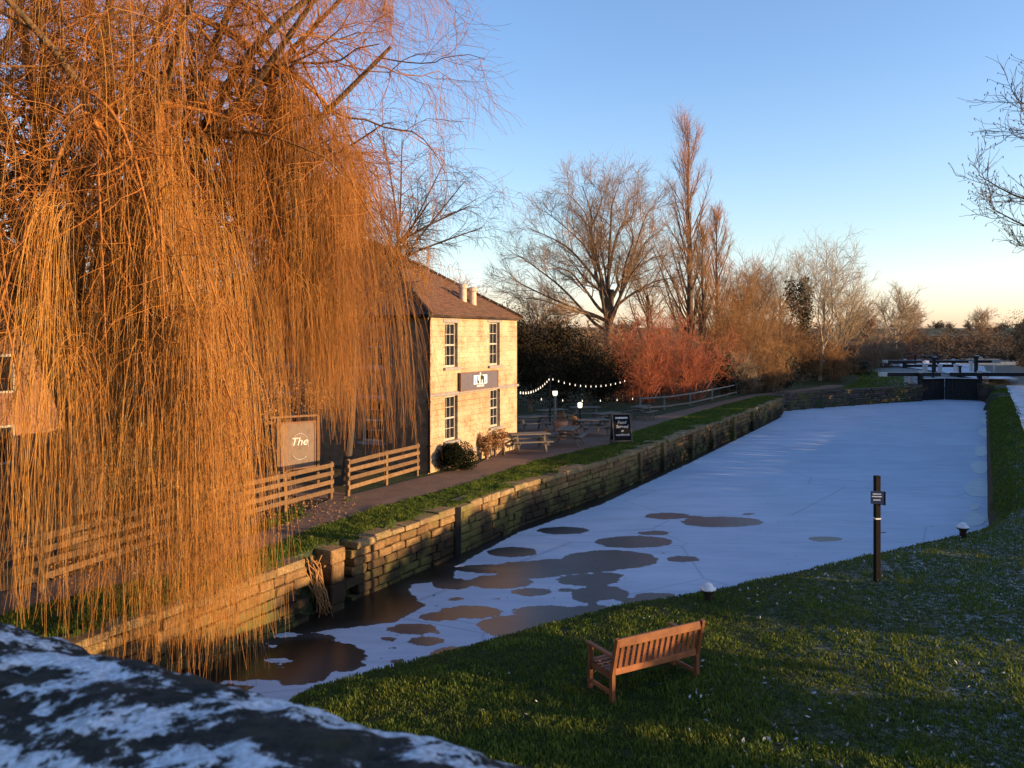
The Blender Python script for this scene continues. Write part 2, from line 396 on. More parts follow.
def grow(P, R, n, t0, t1, ang, L, K=5, rr=.6, wob=.15, trop=.05, lf=None, tip=.35, rmin=.004, jit=.25):
    """n children on every parent curve, at t0..t1, leaving at ang degrees; returns P, R"""
    N, Kp, _ = P.shape
    t = t0 + (t1 - t0) * (np.arange(n)[None, :] + rng.uniform(0, 1, (N, n))) / n
    fi = t * (Kp - 1); i = np.minimum(fi.astype(int), Kp - 2); w = (fi - i)[..., None]; r = np.arange(N)[:, None]
    s = P[r, i] * (1 - w) + P[r, i + 1] * w; tg = unit(P[r, i + 1] - P[r, i]); r0 = R[r, i] * (1 - w[..., 0]) + R[r, i + 1] * w[..., 0]
    rnd = unit(rng.normal(size=(N, n, 3))); pe = unit(rnd - tg * (rnd * tg).sum(-1, keepdims=True))
    a = np.radians(ang) * (1 + rng.uniform(-jit, jit, (N, n)))[..., None]
    d = unit(tg * np.cos(a) + pe * np.sin(a)); ln = L * rng.uniform(.65, 1.25, (N, n))
    if lf is not None: ln = ln * lf(t)
    d = d.reshape(-1, 3); pos = s.reshape(-1, 3); ln = ln.reshape(-1, 1) / (K - 1); M = len(d); out = [pos]
    for k in range(K - 1):
        d = unit(d + wob * rng.normal(size=(M, 3)) + np.array([0, 0, trop])); pos = pos + d * ln; out.append(pos)
    rs = np.maximum(r0.reshape(-1, 1) * rr, rmin) * np.linspace(1, tip, K)[None, :]
    return np.stack(out, 1), np.maximum(rs, rmin * .7)
def curve(pts, rad, K):
    """smooth resampled polyline through pts"""
    pts = np.array(pts, float); m = len(pts); u = np.linspace(0, m - 1, K); i = np.clip(u.astype(int), 0, m - 2); f = (u - i)[:, None]
    p0 = pts[np.maximum(i - 1, 0)]; p1 = pts[i]; p2 = pts[i + 1]; p3 = pts[np.minimum(i + 2, m - 1)]
    P = .5 * (2 * p1 + (p2 - p0) * f + (2 * p0 - 5 * p1 + 4 * p2 - p3) * f ** 2 + (-p0 + 3 * p1 - 3 * p2 + p3) * f ** 3)
    return P[None], np.interp(u, np.linspace(0, m - 1, len(rad)), rad)[None]
def tree(name, label, loc, trunk_parts, crown_parts, bark, twig, group=None, cat="tree", extra=None, rz=0.0, crown_name="crown"):
    t = thing(name, label, cat, loc, rz, group)
    v, q = join([tube_arrays(P, R, s) for P, R, s in trunk_parts]); link("trunk", np_mesh("trunk", v, q, True), bark, t)
    v, q = join([tube_arrays(P, R, s) for P, R, s in crown_parts]); link(crown_name, np_mesh("crown", v, q), twig, t)
    if extra is not None: extra(t)
    return t
def leaf_quads(C, size, flat=0.0):
    n = len(C); a = unit(rng.normal(size=(n, 3))); 
    if flat: a[:, 2] *= flat; a = unit(a)
    b = unit(np.cross(a, rng.normal(size=(n, 3)))); s = (size * rng.uniform(.5, 1.3, n))[:, None]
    V = np.stack([C - a * s, C + b * s * .5, C + a * s, C - b * s * .5], 1).reshape(-1, 3)
    return V, np.arange(n * 4).reshape(-1, 4)
def blob_points(n, c, r, power=.5, lumps=6, seed=0):
    """points spread through an uneven lumpy volume"""
    g = np.random.default_rng(seed); c = np.array(c, float); r = np.array(r, float)
    cs = unit(g.normal(size=(lumps, 3))) * g.uniform(.25, .75, (lumps, 1)); rs = g.uniform(.35, .6, lumps)
    k = g.integers(0, lumps, n); p = cs[k] + unit(g.normal(size=(n, 3))) * (g.uniform(0, 1, (n, 1)) ** power) * rs[k][:, None]
    return c + p * r

# ------------------------------------------------------------------ ground, canal, paths
WZ = -1.4
CANAL = np.array([(-14, 1), (-7.2, 13.1), (-4.09, 18.8), (-1.67, 23.1), (.5, 27.1), (4.4, 33), (8.6, 40.5), (15.7, 53), (21.6, 64), (22.9, 67.3),
                  (31, 72.6), (39.6, 77.6), (40.2, 80.3), (45.6, 80.3), (46.0, 77.6), (31.4, 53), (16.9, 28.5), (14.7, 24.6), (12.2, 22.0), (4.0, 17.1), (1.6, 16.0), (-3.5, 12.35), (-5.6, 9), (-9, 1)], float)
LEFT_WALL = [(-12.4, 4), (-7.2, 13.1), (-4.09, 18.8), (-1.67, 23.1), (.5, 27.1), (4.4, 33), (8.6, 40.5), (15.7, 53), (21.6, 64)]
def sdist(P, poly):
    """signed distance to a closed polygon, negative inside"""
    P = np.asarray(P, float); d2 = np.full(len(P), 1e18); ins = np.zeros(len(P), bool); m = len(poly)
    for i in range(m):
        a, b = poly[i], poly[(i + 1) % m]; e = b - a; w = P - a
        t = np.clip((w @ e) / (e @ e), 0, 1); q = w - t[:, None] * e; d2 = np.minimum(d2, (q * q).sum(1))
        c = ((a[1] > P[:, 1]) != (b[1] > P[:, 1])); xx = (b[0] - a[0]) * (P[:, 1] - a[1]) / (b[1] - a[1] + 1e-12) + a[0]
        ins ^= c & (P[:, 0] < xx)
    return np.sqrt(d2) * np.where(ins, -1, 1)
def segdist(P, line):
    d2 = np.full(len(P), 1e18)
    for a, b in zip(line[:-1], line[1:]):
        a = np.array(a); b = np.array(b); e = b - a; w = P - a; t = np.clip((w @ e) / (e @ e), 0, 1)
        q = w - t[:, None] * e; d2 = np.minimum(d2, (q * q).sum(1))
    return np.sqrt(d2)
def vnoise(P, s, seed=0):
    """smooth value noise on (N,2)"""
    g = np.random.default_rng(seed); T = g.uniform(-1, 1, (256, 256)); p = P * s; i = np.floor(p).astype(int); f = p - i; f = f * f * (3 - 2 * f)
    a = T[i[:, 0] % 256, i[:, 1] % 256]; b = T[(i[:, 0] + 1) % 256, i[:, 1] % 256]; c = T[i[:, 0] % 256, (i[:, 1] + 1) % 256]; d = T[(i[:, 0] + 1) % 256, (i[:, 1] + 1) % 256]
    return (a * (1 - f[:, 0]) + b * f[:, 0]) * (1 - f[:, 1]) + (c * (1 - f[:, 0]) + d * f[:, 0]) * f[:, 1]
def axis(lo, hi, core0, core1, step, grow_):
    core = list(np.arange(core0, core1, step)); v = core[-1]; st = step
    up = []; 
    while v < hi: st *= grow_; v += st; up.append(v)
    v = core[0]; st = step; dn = []
    while v > lo: st *= grow_; v -= st; dn.append(v)
    return np.array(dn[::-1] + core + up)
def left_side(P):                     # the towpath side of the canal
    return P[:, 0] < np.interp(P[:, 1], [1, 13.1, 18.8, 27.1, 33, 40.5, 53, 64, 67.3, 77.6, 90], [-12, -6.4, -3.3, 1.3, 5.2, 9.4, 16.5, 22.4, 24, 42.7, 50])
def ground_z(P):
    sd = sdist(P, CANAL); z = np.zeros(len(P))
    left = left_side(P) | ((P[:, 1] > 66) & (P[:, 0] < 42))
    zl = np.where(sd > .28, 0.0, -2.2)
    prof = np.interp(sd, [-.3, 0.0, .35, .8, 1.6, 3.5], [-2.2, -1.5, -.55, -.18, -.03, 0])
    z = np.where(left, zl, prof)
    far = np.clip((P[:, 1] - 79) / 12, 0, 1); z = np.where(sd > .28, z + far * .55, z)      # the lock sides stand higher
    und = vnoise(P, .35, 3) * .05 + vnoise(P, 1.3, 4) * .022
    z = np.where((sd > .8) & (P[:, 1] < 66), z + und * np.clip((sd - .8) / 2, 0, 1) * (~left), z)
    d = np.hypot(P[:, 0], P[:, 1]); hill = np.clip((d - 320) / 420, 0, 1) ** 1.5
    z = z + hill * (9 + 5 * vnoise(P, .004, 9)) 
    return z, sd, left
xs = axis(-2500, 3500, -13, 22, .22, 1.045); ys = axis(-400, 4500, 3, 34, .22, 1.028)
X, Y = np.meshgrid(xs, ys); P2 = np.stack([X.ravel(), Y.ravel()], 1)
gz, gsd, gleft = ground_z(P2)
nx, ny = len(xs), len(ys); ii = np.arange(nx * ny).reshape(ny, nx)
Q = np.stack([ii[:-1, :-1], ii[:-1, 1:], ii[1:, 1:], ii[1:, :-1]], -1).reshape(-1, 4)
frost = np.where(gleft, .05, np.clip((P2[:, 0] - .30 * P2[:, 1] + .5) / 9, .0, .5)); frost = np.where((P2[:, 1] > 80) & (P2[:, 1] < 180), np.clip((P2[:, 0] - .44 * P2[:, 1]) / 4, 0, .85), frost); frost = np.where(P2[:, 1] > 180, .12, frost)
frost = np.where(~gleft & (gsd < .9), .05, frost)
dirt = np.clip(1 - segdist(P2, [(-7.6, 18.4), (-5.7, 23.6)]) / 1.1, 0, 1) * .8
dirt = np.maximum(dirt, np.where((P2[:, 0] < -5) & (np.abs(P2[:, 1] - 22) < 14) & (P2[:, 0] < -8.6 + (P2[:, 1] - 14) * .3), .7, 0))
dirt = np.maximum(dirt, np.where(~gleft & (gsd < .45), 1 - gsd / .45, 0))
kind(link("ground", np_mesh("ground", np.stack([X.ravel(), Y.ravel(), gz], 1), Q, True, {"frost": frost, "dirt": dirt}), "ground"), "structure")

# the frozen canal: thaw is a signed field (metres) of the bare patches melted through the frost
def pxs(lst, z=WZ): return np.array([G(a, b, z) for a, b in lst])
PATCH = [(563, 530.5, 28, 4.2), (512, 552, 27, 5.5), (667, 516, 24, 3.6), (722, 522, 44, 5.6), (691, 517, 12, 1.5), (634, 542, 42, 6.5), (655, 533, 17, 2.4), (682, 559, 19, 3.4), (825, 539, 20, 2.8), (748, 514, 8, 1),
         (610, 560, 52, 10.5), (570, 566, 60, 8), (530, 572, 38, 7), (588, 580, 33, 6.5), (545, 568, 58, 8), (500, 582, 34, 7.5), (452, 584, 22, 6), (492, 569, 40, 5),
         (605, 576, 20, 4), (600, 595, 31, 10), (622, 606, 40, 9), (655, 597, 26, 4.5), (531, 592, 22, 4.2), (566, 590, 11, 1.8),
         (470, 612, 34, 7), (440, 617, 24, 4.5), (520, 626, 46, 12), (548, 612, 40, 7), (560, 620, 35, 8), (587, 612, 26, 7), (413, 629, 28, 6), (426, 641, 20, 5), (388, 639, 9, 2), (395, 648, 5, 1.3), (460, 655, 32, 9.5), (396, 661, 9, 2.5), (436, 633, 4, 1), (378, 646, 3, 1),
         (315, 656, 55, 17), (330, 664, 40, 9), (285, 676, 45, 10), (300, 640, 40, 8), (498, 599, 5, 1), (455, 599, 10, 1.6), (475, 597, 4, 1), (436, 606, 3, .8)]
ixs = axis(-16, 60, -9, 16, .10, 1.03); iys = axis(-1, 82, 11, 27, .10, 1.02)
IX, IY = np.meshgrid(ixs, iys); IP = np.stack([IX.ravel(), IY.ravel()], 1)
field = np.full(len(IP), -3.0)
def ell(px, py, rx, ry):
    c = np.array(G(px, py, WZ)); r = np.array(G(px + rx, py, WZ)); ya = G(px, py - ry, WZ)[1]; yb = G(px, py + ry, WZ)[1]
    a = r[0] - c[0]; b = (ya - yb) / 2; yc = (ya + yb) / 2; k = c[0] / c[1]           # sheared along the view ray only to sit where it was measured
    q = np.hypot((IP[:, 0] - (c[0] + (IP[:, 1] - yc) * k)) / a, (IP[:, 1] - yc) / b)
    return (.94 - q) * min(a, b, 1.2)
for p in PATCH: field = np.maximum(field, ell(*p))
dark_poly = pxs([(150, 700), (240, 690), (285, 655), (262, 642), (330, 630), (395, 622), (425, 606), (410, 592), (412, 584), (455, 580), (455, 567), (480, 553), (520, 532), (600, 505), (690, 463), (783, 416.5), (775, 415), (690, 455), (560, 505), (455, 548), (340, 585), (240, 620), (100, 660)])
wall_dark = -sdist(IP, dark_poly); field = np.maximum(field, np.clip(wall_dark, -3, 1))
south = -sdist(IP, np.array([G(240, 700, WZ), G(285, 655, WZ), G(262, 642, WZ), (-14, 8), (-14, -2), (0, -2)])); field = np.maximum(field, np.clip(south, -3, 1))
white = [(285, 635, 16, 2.0), (278, 661, 13, 2.4), (546, 569, 0, 0), (610, 603, 14, 3.6), (548, 612, 0, 0), (255, 683, 30, 3)]
for w in white:
    if w[2]: field = np.minimum(field, np.where(ell(*w) > -.25, -ell(*w), 3))
# rounded refrozen scallops along the far bank
scal = np.full(len(IP), -3.0)
for px, py, rx, ry in [(975, 518, 11, 8), (978, 487, 14, 10), (980, 466, 9, 7), (982, 450, 8, 6), (973, 507, 6, 3)]: scal = np.maximum(scal, ell(px, py, rx, ry))
wet = np.clip(np.maximum(wall_dark, south) / .8 + .45, 0, 1); wet = np.maximum(wet, np.clip((np.maximum(ell(315, 656, 62, 20), ell(290, 676, 55, 14)) + .1) * 4, 0, 1))
iq = np.arange(len(IP)).reshape(len(iys), len(ixs)); IQ = np.stack([iq[:-1, :-1], iq[:-1, 1:], iq[1:, 1:], iq[1:, :-1]], -1).reshape(-1, 4)
keep = (sdist(IP, CANAL) < .9)[IQ].any(1); IQ = IQ[keep]
kind(link("ice", np_mesh("ice", np.stack([IP[:, 0], IP[:, 1], np.full(len(IP), WZ)], 1), IQ, True, {"thaw": field * .9 + .5, "wet": wet}), "ice"), "structure")
m = MB()
for px, py, rx, ry in [(975, 519, 11, 7), (978, 488, 13, 9), (980, 467, 9, 6.5), (982, 451, 8, 5.5), (974, 507, 6, 3), (985, 432, 6, 5), (986, 420, 5, 4)]:
    c = G(px, py, WZ); a = rx / F * c[1]; b = (G(px, py - ry, WZ)[1] - G(px, py + ry, WZ)[1]) / 2
    pts = []
    for k in range(28):
        an = 2 * math.pi * k / 28; rr = 1 + .07 * math.sin(3 * an + px) + .05 * math.sin(5 * an)
        pts.append((c[0] + a * rr * math.cos(an) + b * rr * math.sin(an) * c[0] / c[1], c[1] + b * rr * math.sin(an), WZ + .012))
    m.slab(pts, .03)
mottled("ice_shelf", (.22, .31, .38), (.31, .40, .47), 3, .5, .1, .01)
kind(m.build("ice_shelf", "ice_shelf"), "structure")

g_ = np.random.default_rng(12); DP = np.stack([g_.uniform(-6, 44, 9000), g_.uniform(12, 76, 9000)], 1); DP = DP[(sdist(DP, CANAL) < -.3) & (g_.uniform(size=9000) < .06 + .25 * (vnoise(DP, .4, 70) > .35))]
v, q = leaf_quads(np.c_[DP, np.full(len(DP), WZ + .012)], .045, .0); t_ = v.reshape(-1, 4, 3); t_[..., 2] = WZ + .012 + g_.uniform(0, .012, t_.shape[:2]); mottled("debris", (.03, .022, .015), (.10, .07, .04), 9, .9, 0)
o = link("ice_debris", np_mesh("ice_debris", t_.reshape(-1, 3), q), "debris"); o["label"] = "fallen leaves and twigs scattered on the ice"; kind(o, "stuff")
def sheet(name, left, right, z, mat, n=60):
    """a strip between two measured edges, given as world polylines"""
    def rs(l):
        l = np.array(l, float); s = np.r_[0, np.cumsum(np.linalg.norm(np.diff(l, axis=0), axis=1))]; u = np.linspace(0, s[-1], n)
        return np.stack([np.interp(u, s, l[:, 0]), np.interp(u, s, l[:, 1])], 1)
    a, b = rs(left), rs(right); a += rng.normal(0, .035, a.shape); b += rng.normal(0, .035, b.shape)
    V = []; W = 7
    for k in range(n):
        for j in range(W): p = a[k] + (b[k] - a[k]) * j / (W - 1); V.append((p[0], p[1], z - (.012 if j in (0, W - 1) else 0)))
    q = np.arange(n * W).reshape(n, W); Qs = np.stack([q[:-1, :-1], q[:-1, 1:], q[1:, 1:], q[1:, :-1]], -1).reshape(-1, 4)
    return kind(link(name, np_mesh(name, V, Qs, True), mat), "structure")
lo = [(-11.2, 10.0), (-8.5, 15.2)] + [G(a, b) for a, b in [(236, 560), (298, 535), (376, 509), (470, 483), (532, 462), (610, 444), (633, 433), (660, 424), (717, 407), (760, 396)]] + [(31, 76), (37, 86)]
up = [(-12.5, 10.6), (-9.9, 15.6)] + [G(a, b) for a, b in [(236, 541), (289, 522), (327, 500), (352, 495), (424, 477), (470, 467), (518, 445), (575, 433), (633, 421), (707, 405), (750, 395)]] + [(29.5, 77), (35.5, 87)]
sheet("path", up, lo, .03, "path", 110)
# gateway path through the gap in the fence, and the paved beer garden beyond the house
sheet("gateway_path", [(-5.75, 23.9), (-8.5, 26.2)], [(-4.95, 24.9), (-7.9, 27.2)], .034, "path", 8)
sheet("garden_paving", [(.5, 35.2), (-1.5, 47)], [(3.1, 35.2), (9.5, 48.5)], .036, "path", 20)
sheet("frosty_towpath", [(16.4, 24), (24.5, 38), (35.8, 57), (50.6, 82), (77, 125)], [(20.0, 24), (27.8, 38), (38.8, 57), (53.6, 82), (80, 124)], .035, "frosty_path", 80)

# ------------------------------------------------------------------ canal walls
def along(line, s):
    """point and unit direction at arc length s"""
    for a, b in zip(line[:-1], line[1:]):
        a, b = Vector(a), Vector(b); L = (b - a).length
        if s <= L: d = (b - a).normalized(); return a + d * s, d
        s -= L
    return b + d * s, d
def llen(line): return sum((Vector(b) - Vector(a)).length for a, b in zip(line[:-1], line[1:]))
def stone_wall(name, label, line, ztop, zbot, mats, side=1, gaps=(), cw=(.55, 1.2), th=.5, rough=.02, group=None, cop_h=.24, drop=None, face_gap=()):
    root = thing(name, label, "wall", group=group)
    w = MB(); c = MB(); L = llen(line); nrow = max(2, int(round((ztop - cop_h - zbot) / .215))); rh = (ztop - cop_h - zbot) / nrow
    for r in range(nrow + 1):
        s = random.uniform(-.5, 0)
        top = r == nrow
        while s < L:
            ln = random.uniform(*cw) * (1.15 if top else 1); mid = min(max(s + ln / 2, 0), L); s0 = max(s, 0); s1 = min(s + ln, L); s += ln
            if s1 - s0 < .08: continue
            mid = (s0 + s1) / 2
            if any(a < mid < b for a, b in gaps): continue
            if not top and any(a < mid < b for a, b in face_gap) and r > 0 : continue
            p, d = along(line, mid); nrm = Vector((d.y, -d.x)) * side
            pr = random.gauss(0, rough) + (.06 if top else 0); M = Matrix(((d.x, -d.y, 0), (d.y, d.x, 0), (0, 0, 1)))
            hh = cop_h if top else rh; z = zbot + rh * r + hh / 2; dep = th + .2
            if top: hh += random.uniform(-.05, .03)
            if random.random() < .06: pr += random.uniform(.03, .08)
            off = nrm * (pr - dep / 2); 
            (c if top else w).box((p.x + off.x, p.y + off.y, z + (hh - (cop_h if top else rh)) / 2), (s1 - s0 - random.uniform(.012, .035), dep, hh - random.uniform(.012, .03)), M, .012, random.uniform(.015, .04))
    # dark mortar core behind the stones
    for a, b in zip(line[:-1], line[1:]):
        a, b = Vector(a), Vector(b); d = (b - a).normalized(); nrm = Vector((d.y, -d.x)) * side
        pa, pb = a - nrm * .62, b - nrm * .62
        w.bar((pa.x, pa.y, (ztop + zbot) / 2 - .06), (pb.x, pb.y, (ztop + zbot) / 2 - .06), .6, ztop - zbot - .14, bev=0)
    w.build("stonework", mats[0], root); c.build("coping", mats[1], root); return root
sA = llen(LEFT_WALL[:3])
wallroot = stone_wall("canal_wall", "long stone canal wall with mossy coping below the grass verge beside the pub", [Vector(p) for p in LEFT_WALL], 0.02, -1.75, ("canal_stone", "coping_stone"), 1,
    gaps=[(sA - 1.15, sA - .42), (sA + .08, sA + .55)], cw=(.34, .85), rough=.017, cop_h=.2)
# piers, buttress strips and bollard-like stones that stand proud of the wall
m = MB()
for s, wd, zt, pr in [(sA - .16, .46, .03, .16), (sA + 26.5, .5, -.15, .22), (sA + 35.0, .45, .02, .25), (sA + 40.2, .3, -.1, .2), (sA + 22.1, .4, -.05, .18), (sA + 30.4, .35, -.3, .2), (sA + 19.0, .3, -.1, .12)]:
    p, d = along([Vector(q) for q in LEFT_WALL], s); nrm = Vector((d.y, -d.x)); M = Matrix(((d.x, -d.y, 0), (d.y, d.x, 0), (0, 0, 1)))
    z = zt
    while z > -1.7:
        h = random.uniform(.28, .5); m.box((p.x + nrm.x * (pr / 2 - .15), p.y + nrm.y * (pr / 2 - .15), z - h / 2), (wd + random.uniform(-.05, .05), pr + .3, h - .015), M, .01, .025); z -= h
p, d = along([Vector(q) for q in LEFT_WALL], 6.6); nrm = Vector((d.y, -d.x)); M = Matrix(((d.x, -d.y, 0), (d.y, d.x, 0), (0, 0, 1)))
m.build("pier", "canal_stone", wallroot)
def wallp(s, out, z):
    p, d = along([Vector(q) for q in LEFT_WALL], s); return Vector((p.x + d.y * out, p.y - d.x * out, z))
m = MB(); s = sA + 5.0; m.bar(wallp(s, .10, -1.6), wallp(s, .10, .02), .11, .16, up=(1, 0, 0)); 
o = m.build("rubbing_post", "black_timber"); tag(o, "dark upright timber fixed to the canal wall below the pub", "post")
# driftwood and roots caught in the recess
m = MB()
for k in range(26):
    s0 = sA - .78; a = wallp(s0 + random.uniform(-.34, .2), random.uniform(-.3, .04), random.uniform(-.35, -.02)); b = wallp(s0 + random.uniform(-.1, .5), random.uniform(.0, .35), -1.42 + random.uniform(0, .25)); pts = [a]
    for f in (.25, .5, .75): pts.append(a.lerp(b, f) + Vector((random.uniform(-.12, .12), random.uniform(-.12, .12), random.uniform(-.12, .16))))
    m.tube(pts + [b], [.018, .015, .012, .009, .004], 5)
tag(m.build("root_tangle", "twig_rust"), "tangle of reddish roots hanging in the recess of the canal wall", "roots")
# far wing wall of the lock and the lock mouth
stone_wall("lock_wing_wall", "dark curved stone wing wall below the lock lawn", [Vector(p) for p in [(21.6, 64), (22.9, 67.3), (27, 70.2), (31, 72.6), (35.5, 75.3), (39.6, 77.4), (40.2, 79.5), (44.5, 110)]], .14, -1.75, ("lock_stone", "lock_stone"), 1, cw=(.7, 1.5), rough=.03)
stone_wall("lock_side_wall", "dark stone lock side wall beside the frosty towpath", [Vector(p) for p in [(45.2, 76.6), (45.7, 79.5), (50, 110)]], .3, -1.75, ("lock_stone", "lock_stone"), -1, cw=(.7, 1.5), rough=.03)

# ------------------------------------------------------------------ the pub
E = Vector((.457, .889, 0)).normalized(); N = Vector((E.y, -E.x, 0))      # along the facade; out of the facade
HC = Vector((-3.02, 28.8, 0)); HM = Matrix((E, -N, Vector((0, 0, 1)))).transposed()   # local x along facade, local y into the house
HRZ = math.atan2(E.y, E.x)
house = thing("pub_house", "two storey cream stone pub with hipped tile roof and dark sign board facing the canal", "pub", HC, HRZ)
FW, DEP, EZ = 7.08, 13.0, 5.79
def wall_with_holes(m, w, h, holes, z0, thick, tf):
    """a wall panel in (u, z) with rectangular openings, tf maps (u, depth, z) to local coordinates"""
    us = sorted({0, w, *[a for r in holes for a in (r[0], r[1])]}); zs = sorted({z0, h, *[a for r in holes for a in (r[2], r[3])]})
    def inside(u, z): return any(r[0] < u < r[1] and r[2] < z < r[3] for r in holes)
    for a, b in zip(us[:-1], us[1:]):
        for c, d in zip(zs[:-1], zs[1:]):
            if inside((a + b) / 2, (c + d) / 2): continue
            m.add([tf(a, 0, c), tf(b, 0, c), tf(b, 0, d), tf(a, 0, d)], [(0, 1, 2, 3)])
    for r in holes:
        a, b, c, d = r
        m.add([tf(a, 0, c), tf(b, 0, c), tf(b, 0, d), tf(a, 0, d), tf(a, thick, c), tf(b, thick, c), tf(b, thick, d), tf(a, thick, d)],
              [(0, 4, 5, 1), (1, 5, 6, 2), (2, 6, 7, 3), (3, 7, 4, 0)])
WIN = [(1.14, 2.06, 3.78, 5.46, 4), (4.56, 5.48, 3.74, 5.52, 4), (1.14, 2.06, 1.02, 2.70, 4), (4.62, 5.50, 1.18, 2.74, 4)]
m = MB(); wall_with_holes(m, FW, EZ, [w[:4] for w in WIN], -.2, .24, lambda u, d, z: (u, d, z))
SW = [(2.0, 3.0, 1.0, 2.6), (6.2, 7.2, 1.0, 2.6), (2.0, 3.0, 3.8, 5.3), (6.2, 7.2, 3.8, 5.3), (9.6, 10.6, 3.8, 5.3), (9.5, 10.5, 0.0, 2.1)]
m.build("wall", "painted_stone", house); m = MB()
wall_with_holes(m, DEP, EZ, SW, -.2, .24, lambda u, d, z: (d, u, z))
m.add([(FW, 0, -.2), (FW, DEP, -.2), (FW, DEP, EZ), (FW, 0, EZ)], [(0, 1, 2, 3)]); m.add([(0, DEP, -.2), (FW, DEP, -.2), (FW, DEP, EZ), (0, DEP, EZ)], [(0, 3, 2, 1)])
m.add([(.3, .3, EZ - .1), (FW - .3, .3, EZ - .1), (FW - .3, DEP - .3, EZ - .1), (.3, DEP - .3, EZ - .1)], [(0, 1, 2, 3)])
m.build("wall", "rubble_stone", house)
m = MB(); m.box((FW / 2, -.035, 2.80), (FW + .1, .10, .11), None, 0, .02); m.box((FW / 2, -.02, .50), (FW + .06, .07, .07), None, 0, .02)
m.build("string_course", "lead_grey", house)
m = MB(); m.box((FW / 2, -.03, EZ - .06), (FW + .16, .12, .12)); m.box((-.05, DEP / 2, EZ - .06), (.12, DEP, .12)); m.build("eaves_board", "painted_stone", house)
def sash(u0, u1, z0, z1, tf, parent, arch=True):
    f = MB(); W, Hh = u1 - u0, z1 - z0; t = .055
    def bx(a, b, c, d, y0, y1, mb=f):
        vs = [tf(u, y, z) for z in (c, d) for y in (y0, y1) for u in (a, b)]
        mb.add(vs, [(0, 2, 3, 1), (4, 5, 7, 6), (0, 1, 5, 4), (2, 6, 7, 3), (0, 4, 6, 2), (1, 3, 7, 5)])
    zm = (z0 + z1) / 2
    bx(u0, u0 + t, z0, z1, .13, .22); bx(u1 - t, u1, z0, z1, .13, .22); bx(u0 + t, u1 - t, z1 - t, z1, .13, .22); bx(u0 + t, u1 - t, z0, z0 + t * 1.4, .13, .22); bx(u0 + t, u1 - t, zm - .03, zm + .03, .12, .215)
    for k in (1, 2): u = u0 + t + (W - 2 * t) * k / 3; bx(u - .012, u + .012, z0 + t, zm - .03, .15, .19); bx(u - .012, u + .012, zm + .03, z1 - t, .15, .19)
    for a, b in ((z0 + t * 1.4, zm - .03), (zm + .03, z1 - t)): bx(u0 + t, u1 - t, (a + b) / 2 - .012, (a + b) / 2 + .012, .148, .188)
    fr = f.build("window", "window_frame", parent)
    g = MB(); g.add([tf(u0, .2, z0), tf(u1, .2, z0), tf(u1, .2, z1), tf(u0, .2, z1)], [(0, 1, 2, 3)]); g.build("pane", "glass", fr)
    s = MB(); bx(u0 - .12, u1 + .12, z0 - .10, z0 - .003, -.10, .2, s); s.build("sill", "lead_grey", fr)
    if arch: l = MB(); bx(u0 - .14, u1 + .14, z1 + .003, z1 + .15, -.025, .1, l); l.build("lintel", "lead_grey", fr)
for w in WIN: sash(*w[:4], lambda u, d, z: (u, d, z), house)
for w in SW[:5]: sash(*w[:4], lambda u, d, z: (d, u, z), house)
m = MB(); m.box((.1, 10.0, 1.05), (.06, .98, 2.08)); d = m.build("door", "black_timber", house); m = MB(); m.tube([(.02, 9.65, 1.0), (.02, 9.65, 1.12)], .015, 6); m.build("handle", "lead_grey", d)
# hipped roof with uv for the tiles
oh, RZ, RUN = .2, 8.9, 5.0
e0, e1, e2, e3 = Vector((-oh, -oh, EZ - .05)), Vector((FW + oh, -oh, EZ - .05)), Vector((FW + oh, DEP + oh, EZ - .05)), Vector((-oh, DEP + oh, EZ - .05))
r0, r1 = Vector((FW / 2, RUN, RZ)), Vector((FW / 2, DEP - RUN * .75, RZ))
def tiled(faces, name, parent, mat="roof_tile", thick=.09):
    V = []; Fs = []; UV = []
    for fc in faces:
        a, b = fc[0], fc[1]; u = (b - a).normalized(); n = u.cross(fc[2] - a).normalized(); v = n.cross(u); k = len(V)
        # subdivide each slope in courses so the tiles step
        V += [p for p in fc] + [p - Vector((0, 0, thick)) for p in fc]; nn = len(fc); Fs.append(list(range(k, k + nn))); UV.append([((p - a).dot(u), (p - a).dot(v)) for p in fc])
        for i in range(nn): q = [k + i, k + nn + i, k + nn + (i + 1) % nn, k + (i + 1) % nn]; Fs.append(q); UV.append([(0, 0)] * 4)
    me = bpy.data.meshes.new(name); me.from_pydata(V, [], Fs); uv = me.uv_layers.new(name="UVMap"); i = 0
    for pl, us in zip(me.polygons, UV):
        for li, c in zip(pl.loop_indices, us): uv.data[li].uv = c
    me.update(); return link(name, me, mat, parent)
roof = tiled([[e0, e1, r0], [e1, e2, r1, r0], [e2, e3, r1], [e3, e0, r0, r1]], "roof", house)
m = MB()
def ridge(p, q):
    n = max(2, int((q - p).length / .42))
    for k in range(n):
        a = p.lerp(q, k / n); b = p.lerp(q, (k + .94) / n); m.tube([a + Vector((0, 0, .03)), b + Vector((0, 0, .035))], .085, 8)
ridge(e0, r0); ridge(e1, r0); ridge(r0, r1); ridge(e2, r1); ridge(e3, r1)
m.build("ridge_tiles", "roof_tile", roof)
for (cx, cy, zt, w) in [(3.5, 6.6, 11.5, 1.35)]:
    m = MB(); m.box((cx, cy, (zt + 8) / 2), (w * .75, w, zt - 8)); m.box((cx, cy, zt - .25), (w * .75 + .14, w + .14, .14)); m.box((cx, cy, zt + .04), (w * .75 + .1, w + .1, .09)); c = m.build("chimney", "brick_red", roof)
    for k in (-1, 0, 1)[: 3 if w > 1 else 2]:
        p = MB(); p.lathe((cx, cy + k * .36, zt + .08), [(.13, 0), (.11, .25), (.12, .42), (.085, .42), (.085, .1)], 12); p.build("chimney_pot", "terracotta", c)
